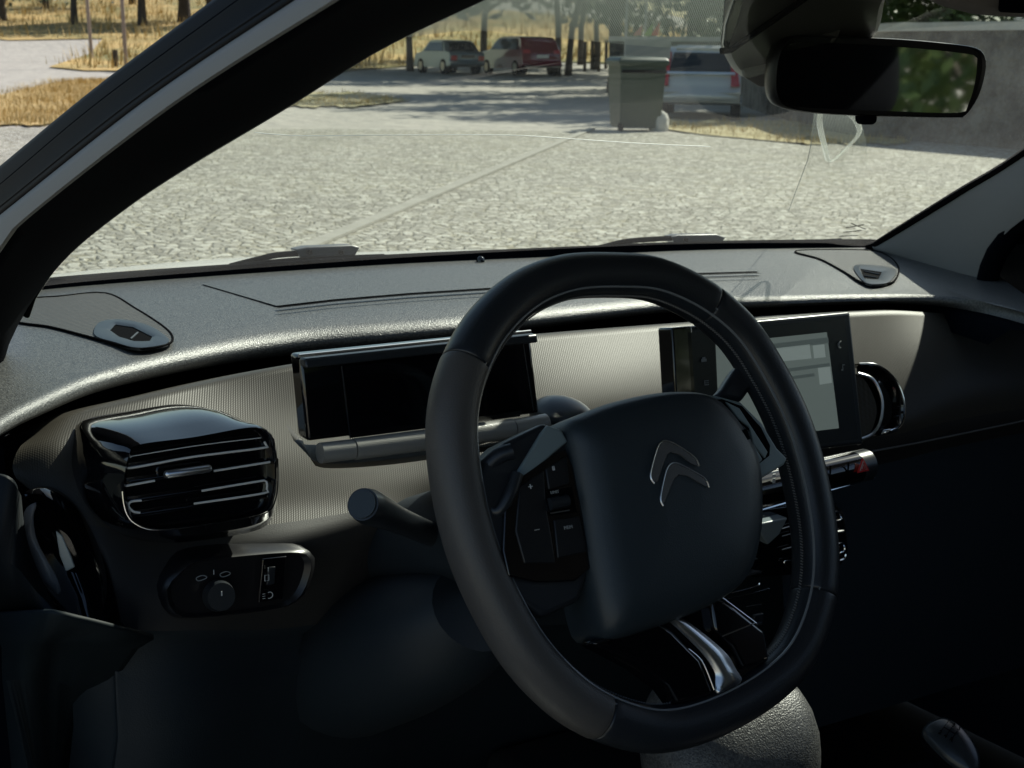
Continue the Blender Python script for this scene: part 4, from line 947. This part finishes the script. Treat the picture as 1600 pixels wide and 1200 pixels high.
# right spoke
wpatch([(1085,614),(1120,618),(1158,628),(1192,662),(1215,700),(1231,716),(1226,726),(1190,748),(1179,756),(1172,715),(1140,655)],.0165,.03,K['bluegrey'],'spoke',.002,'right spoke carrying the audio control pad')
wpatch([(1098,627),(1128,623),(1160,634),(1190,668),(1204,696),(1203,712),(1176,733),(1160,700),(1128,656)],.0172,.002,K['groove'],'control_pad',.0008,'right audio control pad')
wpatch([(1102,628),(1128,627),(1150,656),(1130,657)],.0185,.002,K['hub'],'button',.0008)
wpatch([(1134,627),(1156,638),(1178,672),(1200,706),(1196,716),(1178,694),(1172,668),(1155,655)],.0190,.002,K['bluegrey'],'button',.0008)
wpatch([(1162,702),(1178,694),(1192,718),(1174,735)],.0190,.002,K['bluegrey'],'button',.0008)
wpatch([(1132,660),(1156,660),(1172,674),(1176,688),(1160,700)],.0182,.002,K['hub'],'button_recess',.0008)
MB().tube([WP(1154,674,.021),WP(1160,690,.021)],.0065,16).build('thumbwheel',K['black'],sw)
wpatch([(1120,618),(1160,628),(1180,600),(1166,560),(1148,580),(1130,608)],-.004,.012,K['leather'],'spoke_web',.004)
# lower double spoke
wpatch([(920,1003),(1040,960),(1115,925),(1160,960),(1190,990),(1205,1030),(1196,1058),(1100,1100),(1060,1104),(1040,1075),(1000,1045)],.006,.02,K['gloss'],'spoke',.005,'gloss black lower spoke')
wpatch([(1108,925),(1150,950),(1196,986),(1204,1032),(1163,1046),(1145,1010),(1118,985)],.014,.012,K['gloss'],'spoke_panel',.003)
wpatch([(925,1005),(1020,965),(1050,985),(1095,1030),(1117,1085),(1060,1100),(1045,1072),(1000,1035)],.014,.012,K['gloss'],'spoke_panel',.003)
u_=[WP(u,v,.0145) for u,v in((1022,969),(1042,962),(1075,983),(1112,1012),(1130,1040),(1133,1055),(1117,1070))]
v_=[WP(u,v,.0145) for u,v in((1026,974),(1040,968),(1066,990),(1098,1022),(1116,1050),(1117,1064),(1118,1082))]
uu=[WP(u,v,.0145) for u,v in((1040,960),(1066,968),(1100,992),(1134,1022),(1148,1045),(1157,1066),(1120,1083))]
MB().grid([relen(cr(uu,40),30),relen(cr([a.lerp(b,.5)+wn*.0015 for a,b in zip(uu,v_)],40),30),relen(cr(v_,40),30)]).build('chrome_insert',K['satinchrome'],sw,solid=.002,label='satin chrome insert of the lower spoke')
MB().tube([WP(1110,920,.0165),WP(1182,974,.0165)],.0005,5).build('spoke_edge',K['satinchrome'],sw)
MB().tube([WP(1129,994,.0155),WP(1181,973,.0155)],.0005,5).build('spoke_edge',K['satinchrome'],sw)
MB().tube(cr([WP(1076,1014,.016),WP(1098,1035,.016),WP(1116,1078,.016)],12),.0005,5).build('spoke_edge',K['satinchrome'],sw)
# ------------------------------------------------------------------ windshield, pillars, roof
wsn=Vector((0,.45,1)).normalized(); WS0=Vector((0,.95,1.0))
def WSP(u,v,o=0): return QP(u,v,WS0+wsn*o,wsn)
gpts=[(45,500),(60,462),(112,394),(200,322),(300,255),(450,165),(600,71),(747,0)]
gx=[-.645,-.64,-.625,-.61,-.60,-.575,-.55,-.515]
topL=Vector((-.40,.10,1.342)); topR=Vector((.50,.10,1.342))
Lft=relen(cr([Q(u,v,x=x) for (u,v),x in zip(gpts,gx)],60),30)
RPX=[Q(1358,385,x=.625),Q(1372,381,x=.622),Q(1400,363,x=.618),Q(1500,301,x=.60),Q(1600,240,x=.585),Vector((.53,.21,1.29))]
Rgt=relen(cr(RPX,60),30)
def gbul(k,t): 
    f=4*t*(1-t); return Vector((0,.17*f*(1-k)+.03*f*k,.02*f))
AG=relen([p+Vector((0,.004,.003)) for p in A if Lft[0].x<p.x<Rgt[0].x],25)
def gpt_(i,t,a,b):
    P=a.lerp(b,t/24)+gbul(i/29,t/24); k=min(1,i/7); k=k*k*(3-2*k); return AG[t].lerp(P,k) if 0<t<24 else P
gl_=MB().grid([[gpt_(i,t,a,b) for i,(a,b) in enumerate(zip(Lft,Rgt))] for t in range(25)]).build('windshield',K['glass'],car,label='dusty tinted windshield with printed dots along its top')
def wsdots(pts,fadev,nm,scale,lab=None):
    """polygon grid of printed dots on the glass; fade attribute by row"""
    rows=[]
    for r in pts: rows.append([WSP(u,v,-.003) for u,v in r])
    mb=MB(); RR=[relen(cr(r,40),41) for r in rows]
    F2=[]; n=24
    for k in range(n+1):
        t=k/n*(len(RR)-1); i=min(int(t),len(RR)-2); f=t-i
        F2.append([a.lerp(b,f) for a,b in zip(RR[i],RR[i+1])])
    mb.grid(F2); o=mb.build(nm,K['dots'],gl_,label=lab); me=o.data
    uvl=me.uv_layers.new(name='UVMap'); base=WL[o.name]
    for l in me.loops:
        p=me.vertices[l.vertex_index].co; uvl.data[l.index].uv=(p.x*scale,Vector((0,p.y,p.z)).length*scale)
    for l in me.loops:
        p=me.vertices[l.vertex_index].co+base; uvl.data[l.index].uv=(p.x*scale,p.y*1.0966*scale)
    at=me.attributes.new('fade','FLOAT','POINT')
    for i in range(len(F2)):
        t=i/n; 
        for j in range(41): at.data[i*41+j].value=fadev(t,j/40)
    return o
wsdots([[(600,60),(700,-60),(900,-60),(1150,-60)],[(625,55),(760,25),(930,30),(1130,30)],[(640,58),(740,48),(860,58),(960,68),(1060,76),(1145,84)]],lambda t,s: .95-.45*t,'dot_band',560)
# dots under the mirror, and the mirror cover's reflection modelled as a clear loop
dd=wsdots([[(1273,170),(1300,165),(1340,170)],[(1268,205),(1310,200),(1352,215)],[(1262,245),(1305,250),(1356,245)],[(1258,285),(1300,300),(1340,290)]],lambda t,s:.8-.7*t,'dot_band',560)
K['reflclear']=glass('clear reflection loop',(.9,.92,.9),.25)
tri=[WSP(u,v,-.006) for u,v in((1282,178),(1326,178),(1343,205),(1324,230),(1298,252),(1290,235))]
MB().tube(relen(cr(tri,60,True),60,True),.0035,8,closed=True,ell=.4).build('cover_reflection',K['reflclear'],gl_)
MB().tube([WSP(1277,180,-.004),WSP(1262,250,-.004),WSP(1232,330,-.004)],.0004,5).build('glass_line',K['iconw'],gl_)
# fine wire line across the glass
MB().tube(relen(cr([WSP(u,v,-.002) for u,v in((398,207),(470,212),(600,211),(790,211),(880,216),(1000,224),(1110,229))],60),60),.0004,5).build('glass_line',K['icon'],gl_)
# certification mark etched in the lower right corner
for i,(a,b) in enumerate((((1322,356),(1350,351)),((1318,363),(1346,360)),((1330,349),(1352,358)),((1312,369),(1340,368)))):
    MB().tube([WSP(*a,-.002),WSP(*b,-.002)],.0008,5).build('glass_mark',K['groove'],gl_)
# black lower frit / cowl edge
cow=[p for p in A]
MB().grid([[p+Vector((0,.004,-.03)) for p in A],[p+Vector((0,.004,.0)) for p in A],[p+Vector((0,.012,.010)) for p in A],[p+Vector((0,.03,-.005)) for p in A],[p+Vector((0,.06,-.015)) for p in A]]).build('cowl',K['black'],car,label='black strip along the bottom of the windshield')
MB().grid([[p+Vector((0,-.006,-.006)) for p in A],[p+Vector((0,-.004,.0105)) for p in A],[p+Vector((0,-.001,.0105)) for p in A],[p+Vector((0,-.001,-.006)) for p in A]]).build('glass_border',K['black'],gl_)
MB().tube([p+(Vector((-.002,0,0))) for p in Rgt],.006,8).build('glass_seal',K['groove'],gl_)
MB().tube([p+(Vector((-.002,0,0.004))) for p in Lft],.003,8).build('glass_seal',K['groove'],gl_)
# bonnet
rows=[]
for y,z in((.98,.955),(1.0,.968),(1.1,.966),(1.25,.957),(1.4,.944),(1.6,.918),(1.8,.88),(1.95,.80),(2.0,.6),(2.0,.3)):
    rows.append([Vector((x,y-.10*(x/.8)**2-(.03),z-.035*(x/.8)**2)) for x in [-.82+i*.041 for i in range(41)]])
MB().grid(rows).build('bonnet',K['white'],car,label='white bonnet beyond the windshield',angle=70)
# wipers
def wiper(body,arm,blade,lab):
    P=[Q(u,v,y=.935) for u,v in body]; o=MB().prism(P,Vector((0,.02,0))).build('wiper',K['wiper'],car,bevel=.002,label=lab)
    MB().tube(cr([Q(u,v,y=.94) for u,v in arm],20),.004,8).build('wiper_arm',K['black'],o)
    MB().tube(cr([Q(u,v,y=.935) for u,v in blade],20),.003,8).build('wiper_blade',K['black'],o)
    return o
o=wiper([(462,390),(480,386),(550,383),(563,386),(556,399),(540,403),(470,403)],[(360,416),(400,406),(430,399),(468,396)],[(380,414),(460,406),(600,400)],'grey wiper joint on the left with a curved black arm')
for u in(484,533): MB().box(Q(u,394,y=.932),.006,.004,.006).build('wiper_clip',K['groove'],o,bevel=.001)
o=wiper([(1049,370),(1060,367),(1120,366),(1135,371),(1128,379),(1110,382),(1055,381)],[(860,394),(930,388),(980,377),(1052,372)],[(1130,382),(1200,381),(1260,378),(1314,375)],'grey wiper joint on the right resting on the glass edge')
MB().box(Q(1072,375,y=.932),.006,.004,.006).build('wiper_clip',K['groove'],o,bevel=.001)
# left pillar: swept strips, outer to inner
def SP(u,v,k=.4): return QP(u,v,(-.80,0,1.0),(1,0,-k))
def plc(pts,dx=0,dy=0): return relen(cr([SP(u,v)+Vector((dx,dy,0)) for u,v in pts],60),40)
def ext(L): # carry on upwards to the roof
    t=(L[-1]-L[-2]).normalized(); return L+[L[-1]+t*.15,L[-1]+t*.35]
E0=ext(plc([(-90,335),(0,262),(150,139),(337,0)])); E1=ext(plc([(-90,358),(0,290),(150,165),(375,0)])); E2=ext(plc([(-90,408),(0,338),(225,161),(465,0)]))
E3=ext(plc([(-60,462),(0,386),(37,341),(262,165),(518,0)]))
E4=ext(relen(cr([Q(u,v,x=x) for u,v,x in((-60,560,-.735),(0,500,-.71),(60,400,-.69),(150,310,-.675),(300,205,-.65),(470,105,-.625),(650,0,-.60))],60),40))
E5=ext([p+Vector((-.004,0,-.002)) for p in relen(cr([Q(u,v,x=x) for u,v,x in [(-30,600,-.685),(4,576,-.675),(22,524,-.66),(56,464,-.64)]+[(u,v,x) for (u,v),x in zip(gpts,gx)][2:]],60),40)])
def base(L,b): b=Vector(b); return [b,b.lerp(L[0],.5)]+L
E0=base(E0,(-.795,.70,.95)); E1=base(E1,(-.79,.70,.95)); E2=base(E2,(-.785,.705,.95)); E3=base(E3,(-.77,.71,.96)); E4=base(E4,(-.74,.73,.97)); E5=base(E5,(-.715,.74,.98))
E5b=[p+Vector((.004,.012,.004)) for p in E5]
def ruled(name,rws,m,lab=None,solid=.006): return MB().grid(rws).build(name,m,car,label=lab,solid=solid,angle=60)
out_=ruled('pillar_outer_seal',[[p+Vector((.03,.05,-.0)) for p in E0],E0,[a.lerp(b,.35)+Vector((-.0015,-.001,.0005)) for a,b in zip(E0,E1)],E1,[a.lerp(b,.1) for a,b in zip(E1,E2)],[a.lerp(b,.5)+Vector((.003,.003,-.001)) for a,b in zip(E1,E2)],[a.lerp(b,.9)+Vector((-.001,-.001,.0005)) for a,b in zip(E1,E2)],E2],K['seal'],'black rubber seals of the driver door opening',.002)
MB().tube(E1,.0012,8).build('seal_lip',K['black'],out_)
MB().tube([a.lerp(b,.72)+Vector((0,0,0)) for a,b in zip(E1,E2)],.0016,8).build('seal_bead',K['seal'],out_)
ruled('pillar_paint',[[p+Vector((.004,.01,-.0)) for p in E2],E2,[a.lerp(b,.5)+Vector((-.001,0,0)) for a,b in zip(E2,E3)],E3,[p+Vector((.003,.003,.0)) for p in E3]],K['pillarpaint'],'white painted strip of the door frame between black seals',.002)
ruled('pillar_trim',[[p+Vector((.003,.006,.001)) for p in E3],[a.lerp(b,.08)+Vector((-.001,-.002,.001)) for a,b in zip(E3,E4)],[a.lerp(b,.35)+Vector((-.003,-.004,.002)) for a,b in zip(E3,E4)],[a.lerp(b,.75)+Vector((-.002,-.003,.001)) for a,b in zip(E3,E4)],E4,[a.lerp(b,.5)+Vector((.0,-.004,-.001)) for a,b in zip(E4,E5)],[a.lerp(b,.9)+Vector((0,-.002,0)) for a,b in zip(E4,E5)],E5],K['black'],'black inner trim of the left windshield pillar',.003)
ruled('pillar_edge',[[p+Vector((-.003,-.004,-.001)) for p in E5],E5,E5b],K['trimgrey'],'pale edge of the left windshield pillar',.002)
# right pillar trim
RA=relen(cr(RPX,60),40)
RB=relen(cr([Q(u,v,x=x) for u,v,x in((1366,388,.62),(1430,411,.61),(1500,436,.59),(1527,446,.585),(1534,425,.58),(1560,376,.57),(1600,340,.56),(1680,290,.55))]+[Vector((.56,.12,1.29))],80),40)
rp_=ruled('pillar_trim',[[p+Vector((.03,.02,0)) for p in RA],RA,[a.lerp(b,.15)+Vector((-.003,-.004,.001)) for a,b in zip(RA,RB)],[a.lerp(b,.5)+Vector((-.006,-.008,.001)) for a,b in zip(RA,RB)],[a.lerp(b,.85)+Vector((-.004,-.005,.001)) for a,b in zip(RA,RB)],RB,[p+Vector((.05,.02,0)) for p in RB]],K['trimgrey'],'grey cloth covered right windshield pillar',.004)
sl_=[Q(u,v,x=.58) for u,v in((1538,500),(1540,450),(1553,405),(1580,366),(1640,325))]+[Vector((.60,.0,1.27)),Vector((.60,-.5,1.30))]
MB().tube(relen(cr(sl_,50),50),.014,12).build('door_seal',K['black'],car,label='black rubber seal of the passenger door opening')
RO=relen([Vector((.74,.84,.97)),Vector((.70,.45,1.16)),Vector((.65,.12,1.34))],40)
ruled('outer_pillar',[[p+Vector((.02,.0,-.006)) for p in RA],[a.lerp(b,.5)+Vector((0,0,-.002)) for a,b in zip(RA,RO)],RO,[p+Vector((0,-.05,-.06)) for p in RO]],K['black'],solid=.003)
hx=[-.50+i*.07 for i in range(16)]
MB().grid([[Vector((x,.195-.04*(x/.5)**2,1.335-.0*(x/.5)**2)) for x in hx],[Vector((x,.16-.04*(x/.5)**2,1.342)) for x in hx],[Vector((x,.07,1.352-.02*(x/.5)**2)) for x in hx]]).build('header_trim',K['headliner'],car,solid=.012)
# passenger side body: door with window, roof, floor, back
def wall(name,pts,m,th=.03,lab=None,n=Vector((1,0,0))): return MB().prism([Vector(p) for p in pts],n*th).build(name,m,car,smooth=False,label=lab)
pd=wall('passenger_door',[(.68,.78,.99),(.68,.30,1.05),(.68,-.62,1.03),(.68,-.62,.3),(.68,.9,.3),(.68,.9,.95)],K['lower'],lab='dark passenger door trim')
wall('body_side',[(.70,.78,.985),(.66,.12,1.33),(.655,.06,1.33),(.69,.28,1.05)],K['black'])
wall('door_pillar',[(.68,-.62,1.03),(.68,-.72,1.03),(.60,-.72,1.36),(.60,-.62,1.36)],K['black'])
wall('rear_door',[(.68,-.72,1.03),(.68,-1.5,1.05),(.68,-1.5,.3),(.68,-.72,.3)],K['lower'])
wall('rear_pillar',[(.66,-1.42,1.03),(.66,-2.2,1.05),(.60,-2.2,1.4),(.60,-1.62,1.4)],K['black'])
wall('rear_side',[(.68,-1.5,1.05),(.68,-2.4,1.05),(.68,-2.4,.3),(.68,-1.5,.3)],K['lower'])
MB().grid([[Vector((x,y,z-.05*(x/.6)**2)) for x in [-.56+i*.0983 for i in range(13)]] for y,z in((.10,1.355),(.02,1.385),(-.3,1.43),(-.9,1.45),(-1.6,1.43),(-2.2,1.36))]).build('headliner',K['headliner'],car,solid=.02,label='grey cloth headliner')
MB().grid([[Vector((x,y,z-.05*(x/.6)**2)) for x in [-.58+i*.10 for i in range(13)]] for y,z in((.14,1.352),(.02,1.425),(-.3,1.475),(-.9,1.495),(-1.6,1.47),(-2.3,1.38))]).build('roof',K['white'],car,solid=.01)
MB().box((0,-.7,.27),1.4,3.2,.04).build('floor',K['carpet'],car,smooth=False)
MB().box((0,.75,.6),1.4,.04,.62).build('firewall',K['carpet'],car,smooth=False)
MB().box((0,-2.35,.68),1.3,.05,.75).build('tailgate',K['carpet'],car,smooth=False)
MB().prism([Vector(p) for p in((-.72,.70,.97),(-.72,.36,.95),(-.72,.30,.3),(-.72,.9,.3))],Vector((-.06,0,0))).build('body_side',K['black'],car,smooth=False)
MB().box((-.70,-.85,.33),.12,2.3,.12).build('door_sill',K['white'],car,bevel=.02)
hg=Vector((-.80,.47,0)); da=R(66); dX=Vector((-math.sin(da),-math.cos(da),0)); dN=Vector((math.cos(da),-math.sin(da),0))
def dP(a,z,o=0): return hg+dX*a+dN*o+Vector((0,0,z))
dd_=MB().prism([dP(0,.32),dP(1.02,.32),dP(1.10,.55),dP(1.10,1.0),dP(0,.96)],dN*.05).build('driver_door',K['lower'],car,bevel=.01,label='open driver door swung out to the left')
MB().prism([dP(0,.32,-.006),dP(1.02,.32,-.006),dP(1.10,.55,-.006),dP(1.10,1.0,-.006),dP(0,.96,-.006)],-dN*.03).build('outer_skin',K['white'],dd_,bevel=.01)
MB().tube(cr([dP(.02,.98,.02),dP(.30,1.16,.02),dP(.62,1.33,.02),dP(1.0,1.36,.02),dP(1.10,1.0,.02)],30),.02,10).build('window_frame',K['black'],dd_)
MB().box(dP(.6,.78,.08),.5,.06,.05,dX,dN,Vector((0,0,1))).build('armrest',K['satin'],dd_,bevel=.015)
wall('rear_left_door',[(-.72,-1.14,1.0),(-.72,-1.7,1.04),(-.72,-1.7,.3),(-.72,-1.14,.3)],K['white'],n=Vector((-1,0,0)))
wall('left_door_pillar',[(-.72,-1.14,1.0),(-.72,-1.26,1.0),(-.64,-1.26,1.38),(-.64,-1.18,1.38)],K['black'],n=Vector((-1,0,0)))
wall('rear_left_side',[(-.72,-1.71,1.04),(-.72,-2.4,1.05),(-.72,-2.4,.3),(-.72,-1.71,.3)],K['white'],n=Vector((-1,0,0)))
# tunnel
MB().prism([Vector((x,y,.24)) for x,y in((-.12,.6),(.12,.6),(.12,-.8),(-.12,-.8))],Vector((0,0,.2))).build('tunnel',K['carpet'],car,bevel=.02)
def seatm(x,lab):
    b=Vector((x,-.78,.55)); P=MB()
    o=ellip(Vector((x,-.50,.52)),.25,.27,.09,Vector((1,0,0)),Vector((0,1,0)),Vector((0,0,1)),'seat',K['seat'],car,p=4,label=lab)
    ellip(Vector((x,-.86,.86)),.25,.07,.32,Vector((1,0,0)),Vector((0,1,.25)).normalized(),Vector((0,-.25,1)).normalized(),'backrest',K['seat'],o,p=3.5)
    ellip(Vector((x,-.97,1.24)),.14,.05,.10,Vector((1,0,0)),Vector((0,1,.25)).normalized(),Vector((0,-.25,1)).normalized(),'headrest',K['seat'],o,p=3.5)
seatm(-.36,'driver seat in dark cloth'); seatm(.36,'passenger seat in dark cloth')
# mirror bracket / sensor housing on the glass
mbk=[(1131,18),(1150,-20),(1255,-40),(1385,-40),(1380,0),(1362,60),(1300,108),(1220,128),(1165,122),(1135,90)]
hz=[[WSP(u,v,-.002) for u,v in mbk]]
c=sum(hz[0],Vector())/len(mbk)
P0=relen(cr(hz[0],80,True),60,True)
front=[(1126,62),(1140,15),(1160,-30),(1260,-45),(1385,-45),(1382,0),(1364,60),(1300,108),(1225,122),(1180,119),(1150,108),(1133,88)]
P1=relen(cr([WSP(u,v,-.035) for u,v in front],80,True),60,True)
c1=sum(P1,Vector())/60
k0=max(range(60),key=lambda i:math.atan2((P0[i]-c).y,(P0[i]-c).x)); P0=P0[k0:]+P0[:k0]
k1=max(range(60),key=lambda i:math.atan2((P1[i]-c1).y,(P1[i]-c1).x)); P1=P1[k1:]+P1[:k1]
mb=MB().grid([P0,[a.lerp(b,.5) for a,b in zip(P0,P1)],P1,[c1+(p-c1)*.9-wsn*.008 for p in P1]],closeu=True); mb.poly([c1+(p-c1)*.9-wsn*.008 for p in P1])
br=mb.build('mirror_bracket',K['bracket'],car,label='dark plastic sensor housing that holds the mirror',angle=50)
MB().prism([WSP(u,v,-.036) for u,v in((1127,60),(1131,30),(1150,-25),(1300,-40),(1240,5),(1142,74),(1130,76))],-wsn*.006).build('camera_window',mat('dark camera window',(.012,.025,.022),.12),br,bevel=.002)
MB().tube([WSP(1126,80,-.045),WSP(1142,78,-.045),WSP(1245,6,-.045),WSP(1310,-40,-.045)],.003,8).build('window_edge',K['groove'],br)
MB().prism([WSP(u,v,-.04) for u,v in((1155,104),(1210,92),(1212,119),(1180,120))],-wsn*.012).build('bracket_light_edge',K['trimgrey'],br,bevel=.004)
# rear view mirror
maz=R(193); mn=Vector((math.sin(maz),math.cos(maz),-.005)).normalized(); MO=Q(1372,118,y=.19)
mp=[(1213,80),(1226,60),(1250,55),(1300,56),(1400,60),(1480,67),(1528,75),(1541,92),(1540,115),(1530,150),(1510,180),(1490,184),(1400,183),(1330,181),(1260,176),(1220,166),(1207,145),(1207,110)]
m1=relen(cr(pxplane(mp,MO,mn),160,True),90,True); mc_=sum(m1,Vector())/90
ms_=lambda s,o,dx=0:[mc_+(p-mc_)*s+mn*o for p in m1]
mb=MB().grid([ms_(.6,-.045),ms_(.85,-.036),ms_(.97,-.02),ms_(1,-.008),ms_(.995,0),ms_(.975,.003),ms_(.95,.001)],closeu=True); mb.poly(ms_(.6,-.045)[::-1]); mb.poly(ms_(.95,.0005))
rv=mb.build('rear_view_mirror',mat('mirror housing',(.01,.011,.013),.4,spec=.3),car,label='black framed rear view mirror reflecting green leaves',angle=60)
gp_=[(1222,84),(1234,69),(1260,66),(1400,73),(1515,85),(1526,96),(1523,130),(1512,165),(1497,176),(1400,174),(1260,168),(1228,160),(1217,142)]
g1_=relen(cr(pxplane(gp_,MO+mn*.0032,mn),120,True),80,True); MB().poly(g1_).build('mirror_glass',K['mirror'],rv)
mb=MB().prism(pxplane([(1345,181),(1372,181),(1371,190),(1366,195),(1350,195),(1346,190)],MO,mn),-mn*.012); mb.build('dimming_lever',K['black'],rv,bevel=.002)
blob([mc_-mn*.035,mc_-mn*.06+Vector((-.02,.02,.02)),c1+Vector((.02,0,0))],[.014,.012,.02],'mirror_arm',K['bracket'],rv)
# sun visor / headliner corner at the top right
vp=[(1430,-60),(1440,0),(1470,12),(1510,22),(1560,26),(1640,28),(1700,-60)]
MB().prism([Q(u,v,y=.02) for u,v in vp],Vector((0,-.015,0))).build('sun_visor',K['headliner'],car,bevel=.006,label='folded up sun visor at the top right')
MB().box(Q(1585,8,y=.0),.03,.01,.012).build('visor_clip',K['black'],car,bevel=.003)
